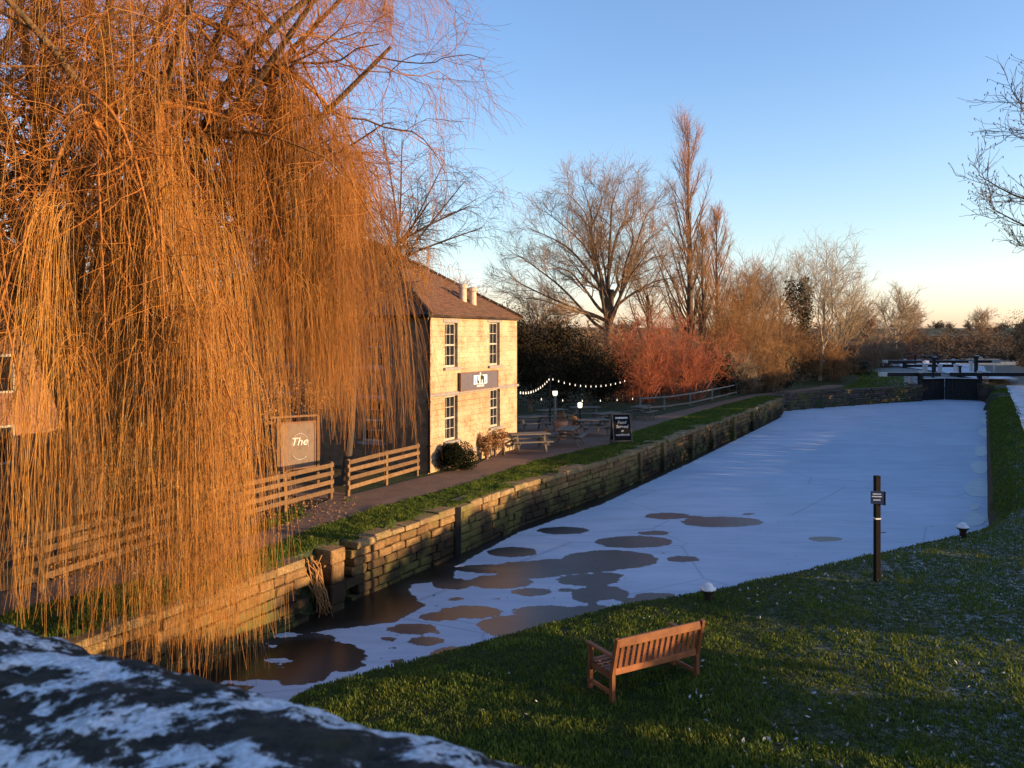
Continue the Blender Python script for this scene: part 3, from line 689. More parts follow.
for k, (u, v) in enumerate([(4.05, .95), (4.5, .75)]):
    z = EZ - .05 + (v + oh) / (RUN + oh) * (RZ - EZ + .05); m = MB(); m.lathe((u, v, z - .15), [(.16, 0), (.15, .62), (.19, .64), (.19, .78), (.10, .82)], 14); m.build("flue", "clay_pot", roof)
# drainpipe and gutter
m = MB(); m.tube([(-.07, -.09, .05), (-.07, -.09, EZ - .35), (-.12, -.16, EZ - .12)], .05, 8); [m.box((-.07, -.07, z), (.14, .1, .05)) for z in (1.0, 2.6, 4.3)]
m.build("drainpipe", "black_paint", house)
m = MB(); m.tube([(-oh - .05, -oh, EZ - .1), (-oh - .05, DEP, EZ - .1)], .06, 8); m.build("gutter", "black_paint", house)
# sign board on the facade: slate board, pale picture panel with dark shapes, small line of writing
m = MB(); m.box((3.57, -.10, 3.19), (2.98, .06, .66)); sb = m.build("sign_board", "sign_slate", house)
m = MB(); 
for (c, d) in [((3.57, -.10, 3.535), (3.06, .09, .03)), ((3.57, -.10, 2.845), (3.06, .09, .03)), ((2.065, -.10, 3.19), (.03, .09, .66)), ((5.075, -.10, 3.19), (.03, .09, .66))]: m.box(c, d)
m.build("sign_frame", "frame_brown", sb)
m = MB(); m.box((3.57, -.14, 3.23), (1.08, .024, .36)); pn = m.build("picture_panel", "frost_white", sb)
m = MB()
for u, a, b, w in [(3.16, 3.07, 3.3, .03), (3.32, 3.09, 3.39, .05), (3.40, 3.07, 3.20, .10), (3.60, 3.09, 3.39, .09), (3.68, 3.22, 3.4, .12), (3.80, 3.07, 3.36, .09), (3.95, 3.1, 3.2, .04)]: m.box((u, -.156, (a + b) / 2), (w, .012, b - a))
m.build("picture_shapes", "leaf_dark", pn)
m = MB(); m.lathe((0, 0, 0), [(.045, 0), (.045, .015)], 14); dot = m.build("emblem_dot", "frost_white", sb); dot.rotation_euler = (math.radians(90), 0, 0); dot.location = (3.57, -.13, 3.47)
m = MB(); u = 3.30
while u < 3.86: w = random.uniform(.02, .05); m.box((u + w / 2, -.135, 2.98 + random.uniform(-.01, .01)), (w, .012, random.uniform(.05, .09))); u += w + .014
m.build("small_lettering", "chalk", sb)

# outbuilding behind the willow, sunlit roof; its front runs the same way as the pub's
OC = Vector((-19.5, 17.5, 0))
ob = thing("outbuilding", "brick outbuilding with a sunlit tile roof behind the willow at the left edge", "outbuilding", OC, HRZ)
ol, od, oe, orz = 10.5, 6.0, 5.2, 7.9
m = MB(); m.box((ol / 2, od / 2, oe / 2 - .1), (ol, od, oe + .2)); m.add([(0, 0, oe), (0, od, oe), (0, od / 2, orz - .15), (ol, 0, oe), (ol, od, oe), (ol, od / 2, orz - .15)], [(0, 2, 1), (3, 4, 5)]); m.build("wall", "brick_red", ob)
a0, a1, a2, a3, b0, b1 = [Vector(p) for p in [(-.2, -.3, oe - .1), (ol + .2, -.3, oe - .1), (ol + .2, od + .3, oe - .1), (-.2, od + .3, oe - .1), (-.2, od / 2, orz), (ol + .2, od / 2, orz)]]
tiled([[a0, a1, b1, b0], [a2, a3, b0, b1]], "roof", ob)
for u in (2.0, 5.0, 8.0):
    for z in (1.0, 3.2):
        m = MB(); m.box((u, -.03, z + .6), (1.0, .06, 1.2)); w_ = m.build("window", "window_frame", ob); m = MB(); m.box((u - .23, -.07, z + .6), (.4, .012, 1.06)); m.box((u + .23, -.07, z + .6), (.4, .012, 1.06)); m.build("pane", "glass", w_)
# stone garden wall and steps, sunlit, behind the near fence
gl = [Vector((-12.6, 22.6)), Vector((-10.4, 25.6))]
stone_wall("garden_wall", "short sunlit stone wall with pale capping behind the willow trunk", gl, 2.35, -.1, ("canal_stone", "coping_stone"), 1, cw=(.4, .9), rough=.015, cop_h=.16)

# ------------------------------------------------------------------ fences
def rail_fence(name, label, pts, h, rails, mat, pw=.11, rw=(.035, .13), group=None):
    root = thing(name, label, "fence", group=group); d0 = None
    for i, p in enumerate(pts):
        m = MB(); m.box((p[0], p[1], h / 2 - .05), (pw, pw, h + .1 + random.uniform(0, .03)), Matrix.Rotation(random.uniform(-.03, .03) + math.atan2(pts[-1][1] - pts[0][1], pts[-1][0] - pts[0][0]), 3, 'Z'), .004, .008); m.build("post", mat, root)
    for z in rails:
        for a, b in zip(pts[:-1], pts[1:]):
            m = MB(); d = (Vector(b) - Vector(a)).normalized(); n = Vector((d.y, -d.x)); off = n * (pw / 2 + rw[0] / 2 + .003)
            m.bar((a[0] + off.x - d.x * .06, a[1] + off.y - d.y * .06, z + random.uniform(-.012, .012)), (b[0] + off.x + d.x * .055, b[1] + off.y + d.y * .055, z + random.uniform(-.012, .012)), rw[0], rw[1], bev=.006); m.build("rail", mat, root)
    return root
f1 = [(-11.2, 12.2), (-10.1, 13.9), (-9.2, 15.6), (-8.55, 17.3), (-7.95, 19.0), (-7.3, 20.7), (-6.4, 22.5), (-5.5, 24.25)]
rail_fence("post_and_rail_fence", "long four rail timber fence beside the towpath under the willow, ending at the gateway", f1, 1.15, (.30, .56, .82, 1.07), "wood_fence", group="timber fences by the towpath")
rail_fence("post_and_rail_fence", "short four rail timber fence between the gateway and the pub corner", [(-5.08, 24.75), (-4.2, 26.65), (-3.38, 28.4)], 1.15, (.30, .56, .82, 1.07), "wood_fence", group="timber fences by the towpath")
fr = [G(a, b) for a, b in [(640, 411.5), (664, 409.5), (690, 405.5), (712, 400.5), (736, 394.5)]]
rail_fence("rail_fence", "weathered two rail fence along the far towpath below the red shrubs", fr, .95, (.22, .84), "wood_rail", .12, (.04, .10))

# ------------------------------------------------------------------ pub sign on posts, behind the near fence
SP = Vector((-6.95, 26.0, 0)); sr = math.radians(33)
ps = thing("pub_sign", "large taupe pub sign with white lettering between two timber posts behind the fence", "sign", SP, sr)
for x in (-.66, .66): m = MB(); m.box((x, 0, 1.15), (.10, .10, 2.4), None, 0, .01); m.build("post", "wood_fence", ps)
m = MB(); m.box((0, 0, 1.42), (1.08, .05, 1.42)); bd = m.build("board", "board_taupe", ps)
m = MB()
for c, d in [((0, 0, 2.16), (1.17, .08, .06)), ((0, 0, .68), (1.17, .08, .06)), ((-.56, 0, 1.42), (.05, .08, 1.42)), ((.56, 0, 1.42), (.05, .08, 1.42))]: m.box(c, d)
m.build("board_frame", "frame_brown", bd)
m = MB(); m.box((-.12, 0, 2.36), (1.6, .08, .06)); m.build("crossbar", "wood_fence", ps)
def text_mesh(txt, size, parent, loc, mat="chalk", ext=.004, shear=0.0, align='CENTER'):
    cu = bpy.data.curves.new("lettering", 'FONT'); cu.body = txt; cu.size = size; cu.extrude = ext; cu.align_x = align; cu.shear = shear
    o = bpy.data.objects.new("t", cu); COL.objects.link(o); bpy.context.view_layer.update()
    me = bpy.data.meshes.new_from_object(o.evaluated_get(bpy.context.evaluated_depsgraph_get())); bpy.data.objects.remove(o); bpy.data.curves.remove(cu); me.name = "lettering"
    t = link("lettering", me, mat, parent); t.rotation_euler = (math.radians(90), 0, 0); t.location = loc; return t
text_mesh("The", .36, bd, (.02, -.03, 1.42), shear=.25)
m = MB()
for k in range(9):
    a = math.radians(200 + 14 * k); b = a + math.radians(10)
    m.bar((.04 + .25 * math.cos(a), -.03, 1.2 + .24 * math.sin(a)), (.04 + .25 * math.cos(b), -.03, 1.2 + .24 * math.sin(b)), .012, .06, up=(0, 1, 0))
m.build("emblem", "chalk", bd); m = MB()
for k in range(14):
    a = math.radians(-20 + 16 * k); b = a + math.radians(12); m.bar((.06 + .27 * math.cos(a), -.03, 1.46 + .34 * math.sin(a)), (.06 + .27 * math.cos(b), -.03, 1.46 + .34 * math.sin(b)), .008, .012, up=(0, 1, 0))
m.build("emblem_ring", "chalk", bd)

# ------------------------------------------------------------------ A-board, picnic tables and the beer garden
AB = G(621, 442.5); 
ab = thing("chalkboard", "black A-frame chalkboard with white chalk writing at the edge of the towpath", "chalkboard", (AB[0], AB[1], .03), math.radians(10))
for sgn, nm in ((-1, "front_panel"), (1, "rear_panel")):
    t = math.radians(13) * sgn; M = Matrix.Rotation(t, 3, 'X')
    m = MB(); c = Vector((0, sgn * .155, .66)); m.box(c, (.80, .02, 1.24), M); p = m.build(nm, "black_paint", ab)
    m = MB()
    for off, d in [((-.43, 0, 0), (.06, .045, 1.36)), ((.43, 0, 0), (.06, .045, 1.36)), ((0, 0, .65), (.80, .045, .06)), ((0, 0, -.60), (.80, .045, .06))]: m.box(c + M @ Vector(off), d, M, 0, .006)
    m.build("frame", "wood_grey", p)
    if sgn < 0:
        for tx, sz, dz in [("Food", .20, .20), ("Served", .21, .0), ("at", .16, -.17), ("weekends", .17, -.36)]:
            o = text_mesh(tx, sz, p, c + M @ Vector((0, -.013, dz)), shear=.2); o.rotation_euler = (math.radians(90) + t, 0, 0)
        q = MB(); u = -.29
        while u < .27: w = random.uniform(.03, .07); q.box(c + M @ Vector((u + w / 2, -.013, .47)), (w, .008, random.uniform(.06, .09)), M); u += w + .012
        q.build("heading_lettering", "chalk", p)
def picnic_table(label, loc, rz, first=[None]):
    if first[0]:
        t = copy_tree(first[0]); t.location = loc; t.rotation_euler = (0, 0, rz); t["label"] = label; return t
    t = thing("picnic_table", label, "picnic table", loc, rz, "picnic tables in the beer garden"); first[0] = t
    m = MB()
    for k in range(5): m.box((0, -.30 + .15 * k, .74), (1.75, .138, .04), None, .002, .006)
    m.build("tabletop", "wood_grey", t)
    for s in (-1, 1):
        m = MB(); [m.box((0, s * (.62 + .075 * (2 * k - 1)), .45), (1.75, .135, .04), None, .002, .006) for k in (0, 1)]; m.build("seat", "wood_grey", t)
        m = MB(); x = s * .6
        m.bar((x, -.62, 0), (x, -.22, .715), .04, .09, up=(1, 0, 0)); m.bar((x, .62, 0), (x, .22, .715), .04, .09, up=(1, 0, 0)); m.bar((x, -.78, .40), (x, .78, .40), .04, .09); m.bar((x, -.36, .69), (x, .36, .69), .04, .06); m.build("leg_frame", "wood_grey", t)
    return t
for lab, px, py, rz in [("picnic table standing closest to the corner of the pub", 529, 452, 15), ("picnic table end-on beside the towpath, in front of the orange pots", 568, 446, 75),
                        ("picnic table behind the first one, against the dark hedge", 532, 432, 20), ("picnic table in the middle of the beer garden, left of the chalkboard", 592, 436, 20),
                        ("picnic table directly behind the chalkboard", 606, 428, 40), ("picnic table to the right of the chalkboard below the red shrubs", 641, 420, 60),
                        ("picnic table under the string lights, farther back than the rest", 585, 421, 10), ("picnic table behind the lamp post in the shade of the hedge", 552, 424, 30)]:
    x, y = G(px, py - 1, .03); picnic_table(lab, (x, y, .04), math.radians(rz))
def planter(label, px, py, h, r, mat):
    x, y = G(px, py); t = thing("planter", label, "planter", (x, y, .04), 0, "planters in the beer garden")
    m = MB(); m.lathe((0, 0, 0), [(r * .75, 0), (r, h * .8), (r * 1.08, h * .82), (r * 1.08, h), (r * .9, h), (r * .88, h * .9)], 16); m.build("pot", mat, t)
    C = blob_points(260, (0, 0, h + r * .7), (r * 1.3, r * 1.3, r), seed=int(px)); v, q = leaf_quads(C, .05); link("foliage", np_mesh("foliage", v, q), "leaf_brown", t)
planter("tall orange clay planter standing among the picnic tables", 561, 440, .85, .30, "terracotta"); planter("orange clay pot on the towpath side of the tables", 574, 436, .5, .28, "terracotta")
planter("pale round pot beside the table nearest the pub", 546, 446, .45, .22, "clay_pot")
x, y = G(555, 432); t = thing("lamp_post", "short pale garden lamp post with glowing lantern among the tables", "lamp post", (x, y, .03))
m = MB(); m.lathe((0, 0, 0), [(.11, 0), (.11, .1), (.07, .15), (.065, 1.75), (.09, 1.78), (.09, 1.84)], 12); m.build("post", "wood_rail", t)
m = MB(); m.lathe((0, 0, 1.84), [(.07, 0), (.12, .06), (.13, .22), (.10, .26)], 12); l = m.build("lantern", "bulb", t); m = MB(); m.lathe((0, 0, 2.10), [(.16, 0), (.10, .08), (.02, .12)], 12); m.build("cap", "black_paint", l)
x, y = G(580, 428); t = thing("lamp_post", "dark thin lamp post with glowing lantern at the back of the tables", "lamp post", (x, y, .03))
m = MB(); m.lathe((0, 0, 0), [(.06, 0), (.035, .1), (.03, 1.05)], 10); m.build("post", "black_paint", t); m = MB(); m.lathe((0, 0, 1.05), [(.06, 0), (.12, .05), (.13, .25), (.06, .3)], 12); m.build("lantern", "bulb", t)
# festoon lights
def catenary(a, b, sag, n): return [a.lerp(b, k / (n - 1)) - Vector((0, 0, 4 * sag * (k / (n - 1)) * (1 - k / (n - 1)))) for k in range(n)]
for lab, A, B, sag, nb, pole in [("festoon of small white bulbs strung from the pub corner up to a pole", AT(519, 391, 37), AT(550, 377, 44), .28, 13, True), ("festoon of small white bulbs strung between the pole and the red shrub", AT(550, 377, 44), AT(627, 379, 50), .42, 15, False),
                           ("low festoon of widely spaced bulbs across the dark back of the garden", AT(530, 397, 41), AT(640, 397, 52), .15, 6, False)]:
    t = thing("string_lights", lab, "string lights", A, 0, "string lights in the beer garden"); pts = [p - A for p in catenary(A, B, sag, 24)]
    m = MB(); m.tube(pts, .008, 4); m.build("cable", "black_paint", t); proto = None
    for k in range(nb):
        f = (k + .5) / nb * 23; i = min(int(f), 22); p = pts[i].lerp(pts[i + 1], f - i)
        if proto is None: m = MB(); m.lathe((0, 0, -.13), [(.010, 0), (.024, .025), (.024, .05), (.013, .08), (.012, .12)], 8); proto = b_ = m.build("bulb", "bulb", t)
        else: b_ = proto.copy(); COL.objects.link(b_); b_.parent = t
        b_.location = p
    if pole: m = MB(); m.tube([(B.x, B.y, -.1), (B.x, B.y, B.z + .1)], .05, 8); tag(m.build("light_pole", "black_timber"), "dark pole carrying the peak of the string lights", "pole")

# ------------------------------------------------------------------ bench on the near bank
BX, BY = 1.36, 10.87; bd_ = Vector((1.32, .73, 0)).normalized(); brz = math.atan2(bd_.y, bd_.x)
bench = thing("park_bench", "slatted wooden park bench on the near grass bank, seen from behind", "bench", (BX + 1.32 / 2, BY + .73 / 2, -.02), brz)
BL = 1.5                              # local x along the bench, local +y to the front (towards the water)
def lean(z): return -max(0, z - .40) * .24
for x in (-BL / 2, BL / 2):
    m = MB(); m.bar((x, .0, 0), (x, 0, .43), .065, .065, up=(1, 0, 0), bev=.006); m.bar((x, 0, .405), (x, lean(.93), .93), .065, .065, up=(1, 0, 0), bev=.006); m.build("rear_post", "wood_teak", bench)
    m = MB(); m.box((x, .52, .32), (.062, .062, .64), None, 0, .006); m.build("front_leg", "wood_teak", bench)
    m = MB(); m.bar((x, -.075, .655), (x, .60, .655), .085, .035, bev=.012); m.build("armrest", "wood_teak", bench)
    m = MB(); m.bar((x, .03, .36), (x, .49, .38), .035, .08, bev=.005); m.build("seat_rail", "wood_teak", bench)
m = MB(); m.bar((-BL / 2 + .03, lean(.86), .86), (BL / 2 - .03, lean(.86), .86), .035, .12, bev=.006); m.build("top_rail", "wood_teak", bench)
m = MB(); m.bar((-BL / 2 + .03, lean(.46), .44), (BL / 2 - .03, lean(.46), .44), .035, .09, bev=.006); m.build("bottom_rail", "wood_teak", bench)
for k in range(14):
    x = -BL / 2 + .03 + (BL - .06) * (k + .75) / 14.5; m = MB(); m.bar((x, lean(.48), .478), (x, lean(.82), .81), .018, .055, up=(1, 0, 0)); m.build("back_slat", "wood_teak", bench)
for k in range(6): m = MB(); m.box((0, .085 + k * .083, .425 - .012 * math.sin(k)), (BL + .02, .066, .02), None, 0, .004); m.build("seat_slat", "wood_teak", bench)
m = MB(); m.bar((-BL / 2, .50, .34), (BL / 2, .50, .34), .03, .08); m.build("front_rail", "wood_teak", bench)
for x in (-BL / 2, BL / 2): m = MB(); m.bar((x, .03, .14), (x, .49, .14), .03, .05); m.build("stretcher", "wood_teak", bench)

# ------------------------------------------------------------------ signpost and bollards
x, y = G(877, 580); t = thing("signpost", "tall black square post with two small dark blue plates on the grass bank", "post", (x, y, -.02), math.radians(6))
m = MB(); m.box((0, 0, 1.05), (.105, .105, 2.2), None, 0, .006); m.build("post", "black_paint", t)
m = MB(); m.box((-.04, -.075, 1.72), (.25, .012, .26), Matrix.Rotation(-.25, 3, 'Z')); p = m.build("plate", "blue_plate", t)
m = MB(); R_ = Matrix.Rotation(-.25, 3, 'Z')
for z, w in [(.07, .16), (.02, .19), (-.05, .14)]: m.box(Vector((-.04, -.075, 1.72)) + R_ @ Vector((-.01, -.009, z)), (w, .006, .018), R_)
m.build("plate_lettering", "frost_white", p)
m = MB(); m.box((.075, -.01, 1.70), (.012, .22, .28), Matrix.Rotation(.5, 3, 'Z')); m.build("plate", "blue_plate", t)
m = MB(); m.box((0, 0, 1.28), (.112, .112, .03)); m.build("white_band", "frost_white", t)
m = MB(); m.tube([(.05, 0, .98), (.2, .02, .98)], .008, 5); m.build("hook", "black_paint", t)
def bollard(label, px, py, s):
    x, y = G(px, py, -.1); t = thing("mooring_bollard", label, "bollard", (x, y, -.12), 0, "mooring bollards on the near bank"); t.scale = (s, s, s)
    m = MB(); m.lathe((0, 0, 0), [(.085, -.1), (.08, .16), (.10, .20), (.145, .235), (.15, .26), (.12, .27)], 18); m.build("post", "iron_rust", t, True)
    m = MB(); m.lathe((0, 0, .262), [(.155, 0), (.15, .025), (.11, .045), (.09, .09), (.04, .125), (.004, .13)], 18); m.build("frosted_cap", "frost_white", t, True)
bollard("frost capped iron bollard at the water's edge beyond the bench", 708, 602, 1.0); bollard("frost capped iron bollard near the bend of the bank, right of the black post", 963, 537, 1.0)

# ------------------------------------------------------------------ the weeping willow
def cat_levels(*lv): return list(lv)
WB = np.array([-10.0, 18.6, 0.0])
limb_ends = [(-3.2, 15.2, 12.2), (-3.6, 18.6, 13.2), (-5.2, 13.2, 10.8), (-8.0, 12.0, 10.5), (-11.5, 11.6, 9.2), (-14.5, 13.5, 10.2), (-15.5, 19, 11.8), (-12, 22.5, 12.6), (-7.0, 22.2, 13.4), (-4.6, 21.0, 10.0),
             (-8.5, 17.2, 15.5), (-11, 16.0, 14.5), (-6.0, 16.4, 13.8), (-13.5, 16.5, 13.8), (-9.5, 14.5, 13.2), (-6.8, 14.6, 12.4), (-12.2, 14.2, 12.6), (-4.6, 16.8, 14.6), (-2.6, 17.2, 11.2), (-2.5, 16.2, 13.0), (-7.5, 19.5, 15.5), (-10.5, 14.0, 7.2), (-6.6, 20.3, 8.0), (-12.8, 12.6, 6.2)]
limbs_P = []; limbs_R = []
for k, e in enumerate(limb_ends):
    e = np.array(e); z0 = rng.uniform(2.6, 4.6); s0 = WB + np.array([rng.uniform(-.15, .15), rng.uniform(-.15, .15), z0]); 
    mid1 = s0 * .68 + e * .32 + np.array([0, 0, (e[2] - z0) * .12 + .6]) + rng.normal(0, .3, 3); mid2 = s0 * .35 + e * .65 + np.array([0, 0, 1.1]) + rng.normal(0, .35, 3)
    P, R = curve([s0, mid1, mid2, e], [.20, .13, .08, .035], 16); limbs_P.append(P[0]); limbs_R.append(R[0])
limbs_P, limbs_R = np.array(limbs_P), np.array(limbs_R)
trP, trR = curve([WB + (0, 0, -.2), WB + (.08, 0, 1.4), WB + (-.05, .05, 3.0), WB + (.1, 0, 5.2)], [.55, .42, .36, .2], 14)
l2P, l2R = grow(limbs_P, limbs_R, 13, .25, 1.0, 56, 3.2, 9, .42, .24, .0, tip=.3, rmin=.011)
l3P, l3R = grow(l2P, l2R, 7, .15, 1.0, 48, 1.4, 6, .55, .22, -.03, tip=.4, rmin=.005)
l4P, l4R = grow(l3P, l3R, 10, .10, 1.0, 44, .95, 7, .65, .22, -.13, tip=.5, rmin=.0037)
front = np.c_[rng.uniform(-10.8, -5.0, 1500), rng.uniform(11.6, 14.6, 1500), rng.uniform(4.6, 9.5, 1500)]
fr_P = []; fr_R = []
for k in range(36):                                                   # long arching boughs that carry the near curtain over the wall
    e = np.array([rng.uniform(-11.0, -4.6), 0, rng.uniform(3.6, 6.4)]); e[1] = np.interp(e[0], [-10.6, -4.6], [11.2, 14.0]) + rng.normal(0, .6)
    s0 = limbs_P[rng.choice([2, 3, 4, 14, 21])][rng.integers(7, 12)]; P, R = curve([s0, s0 * .5 + e * .5 + np.array([0, 0, rng.uniform(.5, 1.4)]), e], [.05, .028, .009], 10); fr_P.append(P[0]); fr_R.append(R[0])
for k in range(34):                                                   # boughs that carry the curtain in front of the pub
    e = np.array([0, rng.uniform(16.0, 21.0), 0]); e[0] = (rng.uniform(270, 412) - CX) / F * e[1]; e[2] = rng.uniform(6.0, 7.9); s0 = limbs_P[rng.choice([0, 1, 2, 9, 17, 12])][rng.integers(7, 12)]
    P, R = curve([s0, s0 * .5 + e * .5 + np.array([0, 0, rng.uniform(.6, 1.5)]), e], [.05, .026, .008], 10); fr_P.append(P[0]); fr_R.append(R[0])
for k in range(16):
    e = np.array([rng.uniform(-6.6, -4.25), 0, rng.uniform(2.6, 4.8)]); e[1] = rng.uniform(12.9, 14.4); s0 = limbs_P[rng.choice([2, 3])][rng.integers(7, 12)]; P, R = curve([s0, s0 * .5 + e * .5 + np.array([0, 0, rng.uniform(.5, 1.4)]), e], [.05, .028, .009], 10); fr_P.append(P[0]); fr_R.append(R[0])
fr_P, fr_R = np.array(fr_P), np.array(fr_R)
f2P, f2R = grow(fr_P, fr_R, 12, .35, 1.0, 50, 1.1, 6, .6, .2, -.04, tip=.4, rmin=.005)
RB = f2P[36 * 12:70 * 12].reshape(-1, 3)
orgP = np.concatenate([l3P[::3].reshape(-1, 3), l2P[::2, 3:].reshape(-1, 3), f2P[:36 * 12:2].reshape(-1, 3), RB, RB, RB, f2P[70 * 12:].reshape(-1, 3), f2P[70 * 12:].reshape(-1, 3)])
NS = 9000
# strands spring in bundles so that the curtain has denser tresses and gaps
nb = 1300; bi = rng.integers(0, len(orgP), nb); wts = rng.gamma(.42, 1, nb); sid = rng.choice(nb, NS, p=wts / wts.sum()); S0 = orgP[bi][sid] + rng.normal(0, .13, (NS, 3))
outd = S0[:, :2] - WB[:2]; outd = outd / (np.linalg.norm(outd, axis=1, keepdims=True) + .3); bdir = unit(np.c_[rng.normal(size=(nb, 2)), np.zeros(nb)])[sid][:, :2]
hd = unit(outd + .8 * bdir + .5 * rng.normal(size=(NS, 2)))
pxx = CX + F * S0[:, 0] / S0[:, 1]
row = np.interp(pxx, [-400, 60, 150, 200, 240, 256, 270, 292, 312, 332, 372, 408, 428, 446, 462, 480], [640, 650, 655, 680, 680, 600, 500, 440, 415, 455, 470, 450, 360, 215, 120, 60]) + rng.normal(0, 12, NS)
zend = H - (row - HY) / F * S0[:, 1]
over_water = sdist(S0[:, :2] + hd * .4, CANAL) < 0
zend = np.maximum(zend, np.where(over_water, -1.15, .12)); frac = np.where(rng.uniform(size=NS) < .55, rng.uniform(.75, 1, NS), rng.uniform(.25, .8, NS))
high = np.clip((S0[:, 2] - np.where((pxx > 285) & (pxx < 428), 9.6, 6.8)) / 2.6, 0, 1); frac = frac * (1 - high * rng.uniform(.45, .88, NS)); nearf = (S0[:, 1] < 14.8) & (S0[:, 2] < 6.9); frac = np.where(nearf, np.maximum(frac, rng.uniform(.7, 1.0, NS)), frac)
rown = HY + (H - S0[:, 2]) / F * 0; rw0 = HY + F * (H - S0[:, 2]) / S0[:, 1]
edge = (pxx > 392) & (rw0 < 285); frac = np.where(edge, np.minimum(frac, np.clip((238 - rw0) / F * S0[:, 1] / np.maximum(S0[:, 2] - zend, .1), .05, 1)), frac)      # the roof end stays clear
hole = (pxx > 88) & (pxx < 292) & (S0[:, 1] > 14.9); chim = (pxx > 338) & (pxx < 392) & (rw0 < 240); frac = np.where(chim, frac * .22, frac); frac = np.where(hole, frac * rng.uniform(.3, .85, NS), frac)                  # lets the dark pub side and garden wall show through
Ld = np.clip((S0[:, 2] - zend) * frac, .35, 9.0); reach = rng.uniform(.25, 1.0, NS) * np.clip(Ld / 3, .45, 1.2); rise = rng.uniform(0, .40, NS)
K = 16; u = np.linspace(0, 1, K)[None, :]
hx = reach[:, None] * (1 - np.exp(-3.0 * u)) ; vz = rise[:, None] * np.sin(np.clip(u * 7, 0, np.pi)) - Ld[:, None] * (np.maximum(u - .02, 0) ** 1.18)
wa = rng.normal(0, .05, (NS, K, 2)).cumsum(1) * (u[..., None] ** .7) * np.clip(Ld / 4, .4, 1)[:, None, None] * .6
sway = (rng.normal(0, .10, nb)[sid])[:, None] * u ** 2 * Ld[:, None] * .25
SP_ = np.stack([S0[:, 0:1] + hd[:, 0:1] * hx + wa[..., 0] + sway, S0[:, 1:2] + hd[:, 1:2] * hx + wa[..., 1], S0[:, 2:3] + vz], -1)
SR = np.linspace(1, .5, K)[None, :] * rng.uniform(.0028, .0056, NS)[:, None]
# fine side shoots on the strands
twP, twR = grow(SP_[rng.choice(NS, 7000)], np.full((7000, K), .003), 3, .02, .85, 38, .50, 5, .8, .16, -.08, tip=.5, rmin=.0019)
# long arching bare shoots seen against the sky on the right
wil = thing("weeping_willow", "huge weeping willow with golden orange hanging strands covering the left of the view", "tree", (0, 0, 0))
v, q = join([tube_arrays(trP, trR, 12), tube_arrays(limbs_P, limbs_R, 8)]); link("trunk", np_mesh("trunk", v, q, True), "bark_willow", wil)
v, q = join([tube_arrays(l2P, l2R, 5)]); link("boughs", np_mesh("boughs", v, q, True), "bark_bough", wil)
v, q = join([tube_arrays(l3P, l3R, 4), tube_arrays(l4P, l4R, 3), tube_arrays(fr_P, fr_R, 5), tube_arrays(f2P, f2R, 3)]); link("branches", np_mesh("branches", v, q, True), "twig_gold", wil)
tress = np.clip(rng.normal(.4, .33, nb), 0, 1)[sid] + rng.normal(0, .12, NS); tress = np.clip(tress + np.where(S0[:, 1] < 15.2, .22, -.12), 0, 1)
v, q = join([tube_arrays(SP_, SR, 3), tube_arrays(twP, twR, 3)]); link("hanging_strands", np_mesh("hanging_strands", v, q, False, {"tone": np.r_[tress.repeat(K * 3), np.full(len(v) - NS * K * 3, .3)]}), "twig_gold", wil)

# ------------------------------------------------------------------ bare trees
def bare_tree(h, r0=.3, nl=11, t0=.3, ang=42, L1=.5, n2=8, n3=8, n4=5, trop=.07, tf=.6, lean=(0, 0), wob=.13, tw=.011, l2=.24, l3=.11, l4=.055):
    tp = [(0, 0, -.2), (lean[0] * .3 + rng.normal(0, .1), lean[1] * .3, h * tf * .35), (lean[0] * .7, lean[1] * .7 + rng.normal(0, .15), h * tf * .7), (lean[0], lean[1], h * tf)]
    T = curve(tp, [r0, r0 * .75, r0 * .55, r0 * .3], 12)
    a = grow(*T, nl, t0, 1.0, ang, h * L1, 9, .62, wob, trop, lambda t: 1.15 - .45 * t, .3, .03)
    b = grow(*a, n2, .22, 1.0, 42, h * l2, 7, .6, wob * 1.2, trop, lambda t: 1.1 - .3 * t, .35, tw * 1.8)
    c = grow(*b, n3, .15, 1.0, 40, h * l3, 5, .65, wob * 1.2, trop, None, .4, tw * 1.2)
    parts = [(*b, 5), (*c, 3)]
    if n4: parts.append((*grow(*c, n4, .1, 1.0, 38, h * l4, 4, .7, .15, trop, None, .5, tw * .8), 3))
    return [(*T, 10), (*a, 7)], parts
def poplar(h, r0=.4, spread=.12):
    T = curve([(0, 0, -.2), (.1, 0, h * .4), (-.05, .1, h * .75), (0, 0, h)], [r0, r0 * .7, r0 * .3, .03], 16)
    a = grow(*T, 58, .10, .97, 24, h * spread * 2.1, 8, .35, .04, .05, lambda t: 1.15 - .85 * t, .3, .03)
    b = grow(*a, 9, .15, 1.0, 24, h * .075, 5, .55, .07, .07, lambda t: 1.1 - .4 * t, .4, .012)
    c = grow(*b, 6, .1, 1.0, 32, h * .032, 4, .7, .1, .06, None, .5, .008)
    return [(*T, 10), (*a, 5)], [(*b, 4), (*c, 3)]
